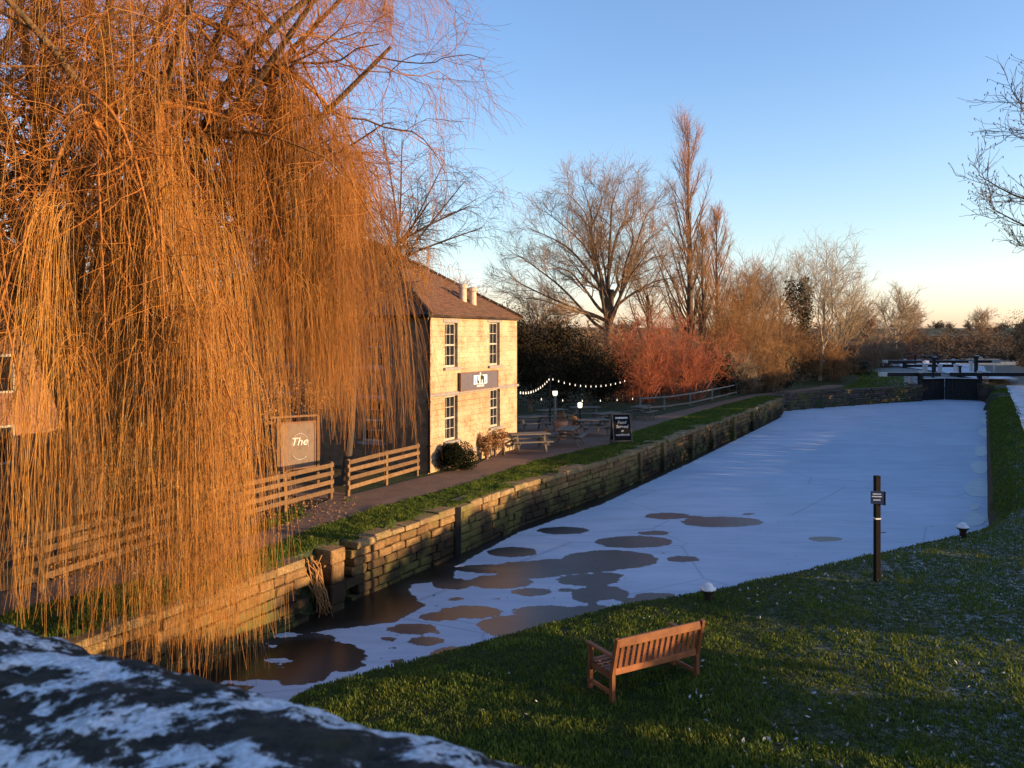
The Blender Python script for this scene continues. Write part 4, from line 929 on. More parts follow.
def shrub(h, w, n=46, n2=9, n3=6, tw=.010, up=.10, ang=34):
    o = np.c_[rng.normal(0, w * .12, (n, 2)), np.zeros(n)]; az = rng.uniform(0, 2 * np.pi, n); sp = rng.uniform(.05, 1, n) ** .7 * w * .5
    e = np.c_[o[:, 0] + np.cos(az) * sp, o[:, 1] + np.sin(az) * sp, h * rng.uniform(.30, .92, n) * np.sqrt(np.clip(1 - .80 * (sp / (w * .5)) ** 2, .05, 1))]
    k = np.linspace(0, 1, 7)[None, :, None]; P = o[:, None] * (1 - k) + e[:, None] * k; P[..., :2] += (rng.normal(0, .05 * h, (n, 1, 2)) * np.sin(k * np.pi)); P[..., 2] += np.sin(k[..., 0] * np.pi) * h * .06
    R = np.linspace(1, .35, 7)[None] * rng.uniform(.02, .045, n)[:, None]
    b = grow(P, R, n2, .15, 1.0, ang + 18, h * .20, 6, .55, .26, up * .25, None, .4, tw * 1.2); c = grow(*b, n3, .1, 1.0, 52, h * .085, 4, .7, .24, 0.0, None, .5, tw * .85)
    return [(P, R, 5)], [(*b, 4), (*c, 3)]
def at_ground(px, Y): return ((px - CX) / F * Y, Y, 0)
def hrow(row, Y): return H - (row - HY) / F * Y
BT = "bare trees along the towpath"
T_ = curve([(0, 0, -.2), (.1, 0, 3), (.3, .1, 6.5), (.5, 0, 9.0)], [.50, .4, .33, .22], 12); lp = []
for k, (ex, ez, dy) in enumerate([(-9.0, 11.2, .5), (-8.6, 9.0, -1.5), (-8.2, 13.6, 1.8), (-7.0, 15.8, -1.2), (-5.6, 18.0, 1.2), (-4.0, 19.4, -2.2), (-2.2, 20.6, .6), (-.4, 21.0, 2.4), (1.2, 20.6, -1.2), (2.8, 19.6, 1.5), (4.2, 18.0, -2), (5.4, 16.0, .6), (6.2, 13.6, 2.2), (6.4, 11.0, -1.4), (-3, 15, -5), (1, 16, -5.5), (3, 13, -5), (-6, 11.5, -4), (0, 17, 4.5), (-4, 14, 4.5)]):
    z0 = 5.2 + 4.0 * rng.uniform() * min(1, ez / 18); p0 = np.array([.2 + .05 * (z0 - 5), .05, z0]); e = np.array([ex * .95, dy, 3.0 + (ez - 3.0) * .87]); mid = p0 * .5 + e * .5 + np.array([-(ex) * .10, 0, (ez - z0) * .10 - .35]) + rng.normal(0, .5, 3)
    q_ = mid * .45 + e * .55 + rng.normal(0, .45, 3)
    lp.append(curve([p0, p0 * .7 + mid * .3 + rng.normal(0, .25, 3), mid, q_, e], [.19, .14, .09, .055, .02], 14))
LP = np.concatenate([a for a, b_ in lp]); LR = np.concatenate([b_ for a, b_ in lp])
b = grow(LP, LR, 11, .32, 1, 38, 4.2, 8, .5, .13, .03, lambda t: 1.15 - .65 * t, .3, .022); c = grow(*b, 11, .15, 1, 38, 1.6, 6, .6, .13, .03, lambda t: 1.1 - .4 * t, .4, .011); d = grow(*c, 6, .15, 1, 36, .75, 4, .7, .14, .03, None, .5, .0085)
T_, C_ = [(*T_, 10), (LP, LR, 8)], [(*b, 5), (*c, 3), (*d, 3)]
tree("bare_tree", "tallest spreading bare tree, wide fan of branches right of the pub roof", at_ground(606, 70), T_, C_, "bark_brown", "twig_tan", BT)
T_, C_ = bare_tree(14.5, .24, 9, .15, 30, .5, 7, 6, 4, .07, .6, (-.4, 0), .10, .010)
tree("bare_tree", "slimmer multi-branched bare tree between the spreading tree and the poplars", at_ground(652, 72), T_, C_, "bark_brown", "twig_tan", BT)
T_, C_ = poplar(24.2, .40, .150); tree("poplar_tree", "tallest narrow upright poplar, the highest tree in the view", at_ground(689, 78), T_, C_, "bark_brown", "twig_poplar", "poplars")
T_, C_ = poplar(16.2, .28, .165); tree("poplar_tree", "shorter orange brown poplar just right of the tallest one", at_ground(717, 80), T_, C_, "bark_brown", "twig_poplar", "poplars")
T_, C_ = poplar(14, .3, .15); tree("poplar_tree", "low bushy young poplar at the foot of the two tall ones", at_ground(703, 74), T_, C_, "bark_brown", "twig_rust", "poplars")
BUSH = "shrubs along the towpath"
for px, Y, h, w, mat, lab in [(638, 60, 7.4, 6.5, "twig_red", "red twigged shrub behind the chalkboard, left one of the red pair"), (681, 63, 8.4, 8, "twig_red", "large red twigged shrub above the low rail fence"), (661, 66, 8.5, 6, "twig_tan", "tan thorny shrub standing between the two red shrubs"),
                           (612, 62, 7.0, 6.5, "twig_rust", "rusty shrub at the foot of the wide bare tree"), (725, 72, 10.6, 6.5, "twig_rust", "rust brown shrub right of the red shrubs below the shorter poplar"),
                           (750, 76, 12.2, 7, "twig_rust", "tall rust brown shrub at the bend of the far towpath"), (768, 70, 4.8, 5.0, "twig_rust", "low rounded russet shrub at the edge of the far towpath"), (742, 69, 4.2, 3.6, "twig_pale", "pale thorny shrub with light twigs beside the dark evergreen"), (788, 84, 10.5, 6, "twig_rust", "rust shrub left of the pale trunked tree"),
                           (833, 84, 6.2, 4.6, "twig_rust", "fan shaped tan shrub right of the pale trunk on the lock lawn"), (858, 104, 5.6, 6, "twig_tan", "grey brown shrub behind the lock lawn"), (880, 110, 6.5, 6, "twig_tan", "tangled tan shrub left of the small pale tree"), (906, 122, 4.6, 4, "twig_red", "small russet shrub beside the small pale tree")]:
    T_, C_ = shrub(h, w, 44, 10, 7, .011 if Y < 90 else .016); tree("shrub", lab, at_ground(px, Y), T_, C_, "bark_brown" if mat != "twig_red" else "twig_red", mat, BUSH, "shrub", crown_name="twigs")
for px, Y, h, r0, mat, bk, lab in [(738, 84, 13.5, .22, "twig_rust", "bark_brown", "brown bare tree just right of the shorter poplar"), (760, 88, 12.8, .22, "twig_rust", "bark_brown", "rounded brown bare tree in the middle of the tree row"), (781, 96, 15.6, .26, "twig_pale", "bark_brown", "grey topped bare tree left of the ivy covered one"),
                               (820, 84, 14.6, .20, "twig_pale", "bark_pale", "pale trunked bare tree on the lock lawn"), (842, 100, 11.5, .2, "twig_pale", "bark_brown", "bare tree leaning right behind the pale trunked tree"), (868, 125, 9.5, .18, "twig_tan", "bark_brown", "low bare tree behind the lock, left of the small pale tree"), (897, 128, 12.4, .2, "twig_pale", "bark_pale", "small pale rounded bare tree beyond the left lock beams"),
                               (912, 150, 9.6, .18, "twig_tan", "bark_brown", "small faint bare tree just right of the small pale tree"), (985, 240, 13, .25, "twig_tan", "bark_brown", "distant bare tree rising above the far wood on the right")]:
    T_, C_ = bare_tree(h, r0, 12, .22, 36, .42, 8, 7, 4, .08, .62, (rng.normal(0, .5), 0), .13, .011 if Y < 110 else .02); tree("bare_tree", lab, at_ground(px, Y), T_, C_, bk, mat, BT)
for px, Y, h, lab in [(60, 62, 17, "bare tree behind the willow at the far left"), (170, 66, 18, "bare tree behind the outbuilding and willow"), (265, 58, 15, "bare tree rising behind the pub roof"), (330, 64, 14, "dim bare tree behind the pub chimney"), (470, 60, 9.5, "thin bare tree behind the right end of the pub roof"), (540, 85, 11, "low faint bare tree between the pub and the wide bare tree")]:
    T_, C_ = bare_tree(h, .28, 12, .25, 42, .45, 8, 7, 4, .06, .58, (0, 0), .13, .012); tree("bare_tree", lab, at_ground(px, Y), T_, C_, "bark_brown", "twig_tan", "bare trees behind the pub")
# fine grey tree reaching out between willow and pub roof
T_ = [curve([(0, 0, -.2), (.3, -.1, 2.5), (.35, 0, 5.0), (.6, 0, 6.6)], [.16, .12, .09, .06], 12)]
ends = [(4.0, -.3, 10.0), (3.3, .4, 10.8), (4.6, .2, 8.6), (2.0, -.4, 11.4), (1.2, .5, 11.9), (4.2, -.5, 9.2), (2.8, .2, 9.4)]
lp = [curve([(.5, 0, 5.0 + .25 * k), (1.4 + .1 * k, rng.normal(0, .2), 6.8 + .25 * k), e], [.07, .045, .015], 10) for k, e in enumerate(ends)]
LP = np.concatenate([a for a, b in lp]); LR = np.concatenate([b for a, b in lp])
b = grow(LP, LR, 14, .25, 1, 40, 1.3, 6, .5, .16, -.01, None, .35, .007); c = grow(*b, 9, .15, 1, 40, .55, 5, .6, .2, -.10, None, .4, .0045); d = grow(*c, 4, .1, 1, 40, .30, 4, .7, .2, -.16, None, .5, .0035)
tree("bare_tree", "fine dark twigged tree reaching out between the willow and the pub roof", (-5.6, 26.6, 0), [(*T_[0], 8), (LP, LR, 6)], [(*b, 4), (*c, 3), (*d, 3)], "twig_dark", "twig_dark", None)
# tree overhanging from the right edge, catkins on upturned twigs
T_ = curve([(0, 0, -.2), (.1, .1, 3), (-.1, .2, 6.5), (.1, 0, 12)], [.24, .2, .14, .05], 14)
ends = [(-4.6, -.2, 7.2), (-4.4, .5, 7.9), (-4.2, -.4, 8.6), (-3.9, .2, 9.2), (-3.2, -.3, 9.7), (-3.4, .5, 6.6), (-2.9, .8, 9.3), (-3.8, -.8, 8.1)]
lp = [curve([(0, .1, e[2] - 1.4), (e[0] * .45, e[1] * .5, e[2] - .85), (e[0] * .8, e[1], e[2] - .45), e], [.06, .035, .018, .006], 12) for e in ends]
LP = np.concatenate([a for a, b_ in lp]); LR = np.concatenate([b_ for a, b_ in lp])
b = grow(LP, LR, 17, .25, 1, 42, .95, 6, .5, .16, .12, lambda t: 1.1 - .4 * t, .4, .0065); c = grow(*b, 9, .15, 1, 42, .34, 5, .65, .2, .14, None, .5, .0048)
def catkins(t):
    tip = np.concatenate([c[0][::2, -1], b[0][::2, -2]]); L = rng.uniform(.03, .06, len(tip)); return np.stack([tip, tip + np.c_[rng.normal(0, .008, (len(tip), 2)), -L * .5], tip + np.c_[rng.normal(0, .012, (len(tip), 2)), -L]], 1)
CK = catkins(None)
tree("alder_tree", "dark twigs with small catkins reaching in from the right edge against the sky", (12.85, 14, 0), [(*T_, 10), (LP, LR, 6)], [(*b, 4), (*c, 3), (CK, np.array([[.004, .009, .004]]).repeat(len(CK), 0), 4)], "twig_dark", "twig_dark", None)

# ------------------------------------------------------------------ evergreen and leafy masses
def leafy(name, label, cat, loc, boxes, n, size, mat, group=None, seed=1, stems=True, power=.5, lumps=9):
    t = thing(name, label, cat, loc, 0, group); C = np.concatenate([blob_points(int(n * w), c, r, power, lumps, seed + i) for i, (c, r, w) in enumerate(boxes)])
    C = C[C[:, 2] > .05]; v, q = leaf_quads(C, size); link("foliage", np_mesh("foliage", v, q), mat, t)
    m = MB(); top = boxes[0][0][2]
    for k in range(3 if stems else 1): m.tube([(random.uniform(-.2, .2), random.uniform(-.2, .2), -.1), (random.uniform(-.2, .2), random.uniform(-.2, .2), top * .5), (random.uniform(-.3, .3), random.uniform(-.3, .3), top)], [.08, .06, .02], 6)
    m.build("stem", "bark_brown", t); return t
EG = "evergreen shrubs behind the beer garden"
for px, Y, h, w, lab in [(530, 52, 6.5, 3.6, "dark evergreen bush beside the right corner of the pub"), (560, 54, 6.0, 4.0, "dark evergreen bush behind the lamp post"), (588, 56, 4.6, 3.4, "dark evergreen bush below the wide bare tree"), (500, 60, 8.0, 4.0, "tall dark evergreen behind the pub's right corner")]:
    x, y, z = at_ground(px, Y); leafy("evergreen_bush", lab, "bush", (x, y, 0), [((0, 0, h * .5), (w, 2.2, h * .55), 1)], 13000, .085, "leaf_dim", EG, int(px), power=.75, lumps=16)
for px, Y, h, w, lab in [(722, 67, 4.2, 1.7, "dark pointed evergreen at the end of the low rail fence"), (786, 76, 3.6, 1.6, "dark evergreen between two russet shrubs on the far towpath"), (813, 88, 4.2, 1.8, "dark evergreen left of the pale trunk"), (852, 92, 3.0, 2.6, "dark rounded bush at the back of the lock lawn"), (1024, 118, 7.5, 6.0, "large dark evergreen at the right edge beyond the lock")]:
    x, y, z = at_ground(px, Y); leafy("evergreen_bush", lab, "bush", (x, y, 0), [((0, 0, h * .5), (w, w, h * .6), 1)], 7000, .10, "leaf_dark", "dark evergreens on the far side", int(px))
for px, Y, z0, z1, w, lab in [(800, 90, 5.5, 12.5, 1.9, "bare trunk smothered in dark ivy in the middle of the tree row"), (738, 86, 3.5, 10.0, 1.3, "ivy covered trunk behind the rust shrubs")]:
    x, y, z = at_ground(px, Y); leafy("ivy_tree", lab, "tree", (x, y, 0), [((0, 0, (z0 + z1) / 2), (w, w, (z1 - z0) * .65), 1), ((.6, 0, z0 * .7), (w * .6, w * .6, z0 * .7), .3)], 2600, .17, "leaf_dark", "ivy covered trees", int(px))
# clipped bush and twiggy hedge plants by the pub wall
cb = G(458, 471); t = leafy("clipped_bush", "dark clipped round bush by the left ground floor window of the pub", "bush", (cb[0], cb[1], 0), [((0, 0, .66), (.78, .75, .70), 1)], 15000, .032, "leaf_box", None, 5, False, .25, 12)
for px, py, h, w, lab in [(499, 456, 1.15, .62, "brown twiggy bush under the right ground floor window of the pub"), (486, 460, 1.0, .35, "small brown twiggy bush beside the clipped dark one")]:
    x, y = G(px, py); t = leafy("twiggy_bush", lab, "bush", (x, y, 0), [((0, 0, h * .6), (w, w * .8, h * .5), 1)], 2200, .035, "leaf_brown", "brown bushes against the pub", int(px))
x, y = AT(283, 470, 24.9).x, 24.9; leafy("climbing_shrub", "leafy pale brown shrub growing round the top of the pub sign", "shrub", (x - .2, 26.6, 0), [((.2, 0, 2.9), (1.1, .4, .8), 1), ((-.9, 0, 1.8), (.5, .4, 1.6), .8)], 1500, .05, "leaf_brown", None, 3)

# far wood and hedgerows fading into the distance
protos = []
for k in range(5):
    a, c = shrub(1.0, 1.0, 16, 7, 6, .0095, .12); v, q = join([tube_arrays(*x) for x in c]); protos.append((v, q))
def scatter(name, label, n, xr, yr, hr, mat, seed, wid=(1.0, 1.7), edge=None):
    g = np.random.default_rng(seed); out = []
    for k in range(n):
        Y_ = yr[0] + (yr[1] - yr[0]) * g.uniform() ** 1.3; px = g.uniform(*xr); x = (px - CX) / F * Y_
        if edge and not edge(x, Y_): continue
        h = g.uniform(*hr); w = h * g.uniform(*wid); v, q = protos[k % 5]; an = g.uniform(0, 6.28); M = np.array([[np.cos(an) * w, -np.sin(an) * w, 0], [np.sin(an) * w, np.cos(an) * w, 0], [0, 0, h]])
        zz = ground_z(np.array([[x, Y_]]))[0][0]; out.append((v @ M.T + np.array([x, Y_, zz - .1]), q))
    v, q = join(out); o = link(name, np_mesh(name, v, q), mat); o["label"] = label; return kind(o, "stuff")
scatter("far_wood", "brown winter wood beyond the lock", 90, (905, 1160), (165, 330), (4.0, 7.2), "twig_dim", 4)
scatter("far_undergrowth", "dark undergrowth at the foot of the far wood", 60, (800, 1160), (135, 160), (1.8, 3.6), "twig_dark", 6, (1.6, 2.6))
scatter("hill_wood", "dark line of trees along the distant hill", 150, (-100, 1200), (560, 900), (6, 12), "twig_dark", 5, (.8, 1.6))
scatter("back_wood", "brown winter scrub behind the pub and the towpath trees", 90, (-150, 880), (105, 150), (4, 8.5), "twig_tan", 8)

# ------------------------------------------------------------------ unseen hedge and holly added on the right to shade the canal, bank and parapet
def hedge_x(y): return 12 + .5185 * (y + 4)
HT = [(-6, 3.2), (2, 2.7), (2.6, 2.5), (2.9, 1.0), (4.0, 1.0), (4.3, 2.4), (4.7, 2.4), (4.9, 1.15), (5.35, 1.15), (5.6, 2.75), (7.4, 2.75), (7.7, .95), (9.4, .95), (9.7, 2.55), (11.5, 2.7), (11.8, 1.7), (12.4, 1.7), (12.8, 2.65), (16, 2.8), (19, 3.1), (23, 3.5), (26.5, 4.2), (29, 6.0), (33, 8.2), (43, 8.6), (46.5, 6.4), (49, 5.0), (60, 5.0), (75, 5.4), (95, 6.5), (118, 6.5)]  # hedge heights shaped to place the shade and the sunlit bands
hy = rng.uniform(-6, 118, 500000); hk = np.interp(hy, [a for a, b in HT], [b for a, b in HT]); hy = hy[rng.uniform(size=len(hy)) < hk / 8.6 * np.interp(hy, [0, 25, 30], [.5, .5, .6])]; ht = np.interp(hy, [a for a, b in HT], [b for a, b in HT]) 
jag = vnoise(np.stack([hy, hy * 0], 1), .9, 21) * .12 + vnoise(np.stack([hy, hy * 0], 1), 2.7, 22) * .13 - .02
hz = ht * (1 + jag * np.interp(hy, [0, 20], [.75, .55])) * rng.uniform(0, 1, len(hy)) ** .5
C = np.c_[hedge_x(hy) + rng.normal(0, .42, len(hy)), hy + rng.normal(0, .1, len(hy)), hz]
gap = vnoise(np.stack([hy * 1.1, hz * 2.4], 1), 1.0, 31) > np.interp(hz / ht, [0, .45, .8, 1.1], [.95, .75, .62, .45])
C = C[~gap]; v, q = leaf_quads(C, .24)
hd_ = thing("shade_hedge", "unseen hedge along the right bank, added and shaped to shade the canal", "hedge", (0, 0, 0)); link("foliage", np_mesh("foliage", v, q), "leaf_brown", hd_)
y0 = np.arange(-6, 118, .4); n_ = len(y0); P = np.stack([np.c_[hedge_x(y0), y0, y0 * 0 - .1], np.c_[hedge_x(y0) + rng.normal(0, .2, n_), y0 + rng.normal(0, .2, n_), np.interp(y0, [a for a, b in HT], [b for a, b in HT]) * .9]], 1)
v, q = tube_arrays(np.stack([P[:, 0], P.mean(1), P[:, 1]], 1), np.array([[.035, .025, .008]]).repeat(n_, 0), 5); link("stems", np_mesh("stems", v, q), "twig_dark", hd_)
leafy("shade_holly", "unseen holly added beside the bridge to shade the parapet", "tree", (5.6, -1.0, 0), [((0, 0, 5.2), (1.9, 1.7, 4.0), 1), ((-.3, .2, 3), (1.9, 1.7, 2.4), .5)], 9000, .16, "leaf_dark", None, 77)  # added out of view so the parapet lies in shade

# ------------------------------------------------------------------ bridge parapet under the camera
pa = thing("bridge_parapet", "rounded mossy stone parapet coping with patchy frost in the near left corner", "parapet", (0, 0, 0))
A0 = np.array([-.915, 1.19]); TD = np.array([.885, -.465]); TD = TD / np.linalg.norm(TD); ND = np.array([-TD[1], TD[0]])      # along the parapet; away from the camera
def cope(s0, s1, r, zc, seed, name="coping_stone"):
    nu, nv = int((s1 - s0) / .008), 110; s = np.linspace(s0, s1, nu); a = np.linspace(-1.9, 1.9, nv); S, Aa = np.meshgrid(s, a, indexing='ij')
    q = np.stack([S.ravel() * 1.0 + seed * 7, Aa.ravel() * r], 1)
    n = vnoise(q, 3.2, seed) * .5 + vnoise(q, 8, seed + 1) * .27 + vnoise(q, 19, seed + 2) * .15 + vnoise(q, 48, seed + 3) * .09 + vnoise(q, 110, seed + 4) * .045
    ed = np.minimum(S - s0, s1 - S).ravel(); endr = 1 - .05 * np.exp(-(ed / .015) ** 2) - .03 * np.exp(-(ed / .10) ** 2)
    R = (r + .040 * n) * endr; x0 = np.sin(Aa.ravel()) * R * 1.0; z0 = np.cos(Aa.ravel()) * R * .8
    V = np.stack([A0[0] + TD[0] * S.ravel() + ND[0] * x0, A0[1] + TD[1] * S.ravel() + ND[1] * x0, zc + z0], 1)
    i = np.arange(nu * nv).reshape(nu, nv); Qd = np.stack([i[:-1, :-1], i[1:, :-1], i[1:, 1:], i[:-1, 1:]], -1).reshape(-1, 4)
    for c_ in (0, nu - 1): pass
    me = np_mesh(name, V, Qd, True); return link(name, me, "frosted_stone", pa)
cope(-1.9, .165, .285, 4.345, 3); cope(.168, 1.5, .285, 4.328, 11); cope(1.503, 2.8, .285, 4.32, 15)
m = MB(); c0 = A0 - TD * 3; c1 = A0 + TD * 3.4; m.bar((c0[0], c0[1], 1.4), (c1[0], c1[1], 1.4), .48, 5.6); m.build("wall", "lock_stone", pa)

# ------------------------------------------------------------------ lock gates, beams and lock-side furniture
LG = "lock gates"
def gate(label, hinge, mitre, ztop, zbot, beam_end, walk=True, leafz=None):
    t = thing("lock_gate", label, "lock gate", (0, 0, 0), 0, LG); h, mi, be = Vector(hinge), Vector(mitre), Vector(beam_end); d = (mi - h).normalized()
    m = MB(); n_ = 9
    for k in range(n_): a = h.lerp(mi, k / n_); b = h.lerp(mi, (k + .95) / n_); m.bar((a.x, a.y, (ztop + zbot) / 2), (b.x, b.y, (ztop + zbot) / 2), .14, ztop - zbot)
    m.build("leaf", "black_timber", t)
    m = MB(); m.box((h.x, h.y, (ztop + zbot) / 2 + .25), (.38, .38, ztop - zbot + .5), None, 0, .03); m.build("heel_post", "black_timber", t)
    m = MB(); m.box((h.x, h.y, ztop + .62), (.36, .36, .24), None, 0, .02); m.build("post_cap", "white_paint", t)
    p0 = Vector((mi.x, mi.y, ztop + .32)).lerp(Vector((h.x, h.y, ztop + .32)), .15); b3 = Vector((be.x, be.y, ztop + .42)); k = Vector((h.x, h.y, ztop + .32)).lerp(b3, .82)
    m = MB(); m.bar(p0, k, .30, .36, bev=.03); m.build("balance_beam", "black_timber", t)
    m = MB(); m.bar(k + (b3 - k) * .005, b3, .34, .42, bev=.02); m.build("beam_end", "white_paint", t)
    m = MB(); m.bar(p0 + Vector((0, 0, .19)), k + Vector((0, 0, .19)), .24, .02); m.build("beam_frost", "frost_white", t)
    if walk:
        m = MB(); a = h.lerp(mi, .1); m.bar((a.x, a.y - .3, ztop - .02), (mi.x, mi.y - .3, ztop - .02), .36, .06); m.build("walkway", "frost_white", t)
        g_ = h.lerp(mi, .55); m = MB(); m.box((g_.x, g_.y + .05, ztop + .55), (.16, .2, 1.1)); m.box((g_.x, g_.y + .05, ztop + 1.12), (.3, .24, .12)); m.build("paddle_gear", "black_timber", t)
    return t
gate("near left lock gate leaf with a low white tipped balance beam over the lock lawn", (39.9, 78.2), (42.85, 79.4), .78, -1.7, (35.6, 77.6))
gate("near right lock gate leaf with a white tipped beam reaching the frosty towpath", (45.7, 78.2), (42.95, 79.4), .78, -1.7, (50.6, 77.4))
gate("upper left lock gate leaf with long dark beam ending white beside the trees", (53.0, 108), (56.2, 109), 1.05, -1.0, (49.4, 106.5)); gate("upper right lock gate leaf with long dark beam ending white at the right", (59.6, 108), (56.3, 109), 1.05, -1.0, (65.0, 106.5))
def white_post(label, px, row, Y, h, w, cat="post", mat="white_paint"):
    z0 = ground_z(np.array([[(px - CX) / F * Y, Y]]))[0][0]; x = (px - CX) / F * Y
    t = thing("lock_post", label, cat, (x, Y, max(z0, .0)), 0, "white lock posts"); m = MB(); m.box((0, 0, h / 2), (w, w, h), None, 0, .02); m.build("post", mat, t); m = MB(); m.box((0, 0, h + .05), (w * 1.2, w * 1.2, .1), None, 0, .02); m.build("cap", "frost_white", t)
white_post("white post at the left hinge of the near lock gates", 911, 378, 80.2, 1.1, .34); white_post("white post at the right hinge of the near lock gates", 986, 380, 80.2, 1.25, .38)
for px, Y, h, w, lab in [(925, 92, .9, .4, "broad white stub behind the left near lock gate"), (940, 94, .85, .36, "white stub in the middle of the lock chamber edge"), (956, 95, .9, .4, "white stub left of the upper right beam"), (971, 96, 1.2, .32, "tall pale stub left of the right hinge posts"), (995, 96, .7, .26, "low white stub on the frosty lock side")]: white_post(lab, px, 0, Y, h, w)
def winding(label, px, Y, h):
    x = (px - CX) / F * Y; t = thing("paddle_stand", label, "paddle gear", (x, Y, .2), 0, "dark lock paddle stands"); m = MB(); m.box((0, 0, h / 2), (.32, .3, h), None, 0, .02); m.build("stand", "black_timber", t); m = MB(); m.box((0, 0, h + .1), (.55, .3, .22), None, 0, .03); m.build("gear_case", "black_timber", t); m = MB(); m.box((.1, 0, h + .23), (.4, .3, .05)); m.build("frost", "frost_white", t)
winding("dark paddle stand left of the lock centre", 934, 90, 2.1); winding("dark paddle stand right of the lock centre", 976, 91, 2.2)
hr = thing("handrail", "thin pale handrail across the upper lock gates", "handrail"); m = MB(); P_ = [Vector((54 + k * 1.1, 109.4, 0)) for k in range(6)]
[m.tube([(p.x, p.y, 1.0), (p.x, p.y, 2.2)], .04, 6) for p in P_]; m.build("uprights", "wood_rail", hr); m = MB(); m.tube([(53.9, 109.4, 2.2), (59.6, 109.4, 2.2)], .045, 6); m.tube([(53.9, 109.4, 1.7), (59.6, 109.4, 1.7)], .035, 6); m.build("rail", "wood_rail", hr)
sheet("frosty_lockside", [(46.2, 79.2), (51, 96), (54, 112), (70, 200)], [(50, 79), (57, 96), (66, 112), (84, 200)], .66, "frosty_path", 40)
sheet("upper_canal", [(47, 112), (58, 190), (66, 260)], [(60, 112), (71, 190), (83, 260)], .68, "frosty_path", 30)

# ------------------------------------------------------------------ grass, leaf litter, frost flecks
def grass(name, label, n, region, hgt, dens=None, seed=1, w=.006, zf=None):
    g = np.random.default_rng(seed); P = region(n, g); z, sd, lf = ground_z(P); ok = zf(P, sd, lf); z = np.where(lf & (z < -.5), .02, z); P, z = P[ok], z[ok]; m_ = len(P)
    clump = vnoise(P, 1.6, seed + 1) * .5 + vnoise(P, 5.5, seed + 2) * .5; h = hgt * np.clip(.75 + .75 * clump, .25, 1.8) * g.uniform(.5, 1.3, m_)
    az = g.uniform(0, 2 * np.pi, m_); ln = g.uniform(.1, .75, m_) * h; d = np.c_[np.cos(az), np.sin(az)]; s = np.c_[-d[:, 1], d[:, 0]] * w * g.uniform(.6, 1.4, (m_, 1)) * (1 + P[:, 1:2] * .03)
    b = np.c_[P, z - .01]; md = np.c_[P + d * (ln * .35)[:, None], z + h * .6]; tp = np.c_[P + d * ln[:, None], z + h]
    s3 = np.c_[s, np.zeros(m_)]; V = np.stack([b - s3, b + s3, md + s3 * .8, md - s3 * .8, tp + s3 * .15, tp - s3 * .15], 1).reshape(-1, 3)
    k = np.arange(m_)[:, None] * 6; Qd = np.concatenate([k + [0, 1, 2, 3], k + [3, 2, 4, 5]]); tone = np.clip(.45 + .35 * clump + g.normal(0, .18, m_), 0, 1).repeat(6)
    o = link(name, np_mesh(name, V, Qd, False, {"tone": tone}), "grass_blade"); o["label"] = label; return kind(o, "stuff")
def reg_right(n, g):
    Yv = 7.5 + 22 * g.uniform(0, 1, n) ** 1.5; Xv = g.uniform(-.62, .72, n) * Yv; return np.stack([Xv, Yv], 1)
grass("bank_grass", "short green grass on the near bank round the bench", 420000, reg_right, .055, seed=2, zf=lambda P, sd, lf: (~lf) & (sd > .10) & (vnoise(P, 2.2, 40) > -.86))
def reg_far(n, g):
    Yv = g.uniform(24, 76, n); Xv = 14.2 + (Yv - 24.6) * .59 + g.uniform(0, 4.5, n); return np.stack([Xv, Yv], 1)
grass("strip_grass", "rough grass strip between the ice and the frosty towpath", 60000, reg_far, .07, seed=5, w=.012, zf=lambda P, sd, lf: (~lf) & (sd > .2) & (P[:, 0] < np.interp(P[:, 1], [24, 38, 57, 82], [16.6, 24.7, 36.0, 50.8])))
LW = np.array(LEFT_WALL); 
def path_lo(P):
    l = np.array(lo); return np.interp(P[:, 1], l[:, 1], l[:, 0])
def reg_left(n, g):
    Yv = 9 + 56 * g.uniform(0, 1, n) ** 1.7; Xv = np.interp(Yv, LW[:, 1], LW[:, 0]) - .05 - g.uniform(0, 3.6, n); return np.stack([Xv, Yv], 1)
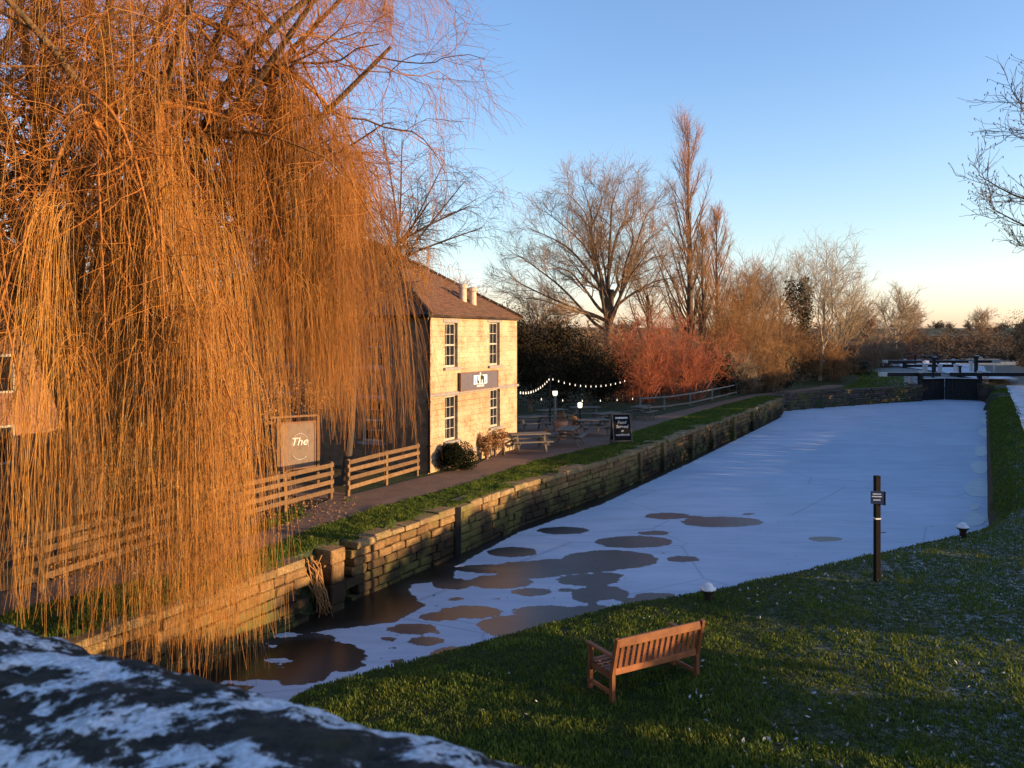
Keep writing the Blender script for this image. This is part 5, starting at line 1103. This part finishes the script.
grass("verge_grass", "green grass verge along the top of the canal wall", 260000, reg_left, .075, seed=8, zf=lambda P, sd, lf: lf & (sd > .38 - .30 * (vnoise(P, 1.7, 91) > .1)) & (P[:, 0] > path_lo(P) - .05))
def reg_lawn(n, g): Yv = g.uniform(66, 100, n); Xv = g.uniform(22, 44, n); return np.stack([Xv, Yv], 1)
grass("lawn_grass", "short green grass on the lock lawn", 70000, reg_lawn, .07, seed=6, w=.014, zf=lambda P, sd, lf: (sd > .5) & (P[:, 0] > np.interp(P[:, 1], [66, 76, 86, 100], [24, 31.5, 37.5, 41])) & (P[:, 0] < P[:, 1] * .49))
def reg_fence(n, g): return np.stack([g.uniform(-9, -4.8, n), g.uniform(18.5, 24.2, n)], 1)
grass("fence_grass", "tufts of grass at the foot of the timber fence", 22000, reg_fence, .085, seed=9, zf=lambda P, sd, lf: lf & (np.abs(P[:, 0] - np.interp(P[:, 1], [17, 24.2], [-8.2, -5.3])) < .6) & (vnoise(P, 1.1, 50) > -.05))
# frost flecks lying on the grass
def flecks(name, label, n, reg, ok_, size, mat, seed):
    g = np.random.default_rng(seed); P = reg(n, g); z, sd, lf = ground_z(P); k = ok_(P, sd, lf, g); P, z = P[k], z[k]; C = np.c_[P, z + g.uniform(.012, .05, len(P))]; v, q = leaf_quads(C, size, .0)
    t = v.reshape(-1, 4, 3); t[..., 2] += g.normal(0, size * .16, t.shape[:2]); o = link(name, np_mesh(name, t.reshape(-1, 3), q), mat); o["label"] = label; return kind(o, "stuff")
flecks("frost_flecks", "scattered flecks of frost on the shaded grass", 9000, reg_right, lambda P, sd, lf, g: (~lf) & (sd > .6) & (g.uniform(size=len(P)) < np.clip((P[:, 0] / P[:, 1] - .02) * 1.5, .05, .9)) & (vnoise(P, 1.2, 60) + vnoise(P, 4, 61) * .6 > .05), .034, "frost_fleck", 3)
flecks("leaf_litter", "brown fallen leaves between the fence and the path", 5200, lambda n, g: np.stack([g.uniform(-10, -4.6, n), g.uniform(14, 24.6, n)], 1), lambda P, sd, lf, g: lf & (P[:, 0] < path_lo(P) + .2) & (g.uniform(size=len(P)) < .8), .035, "leaf_brown", 4)
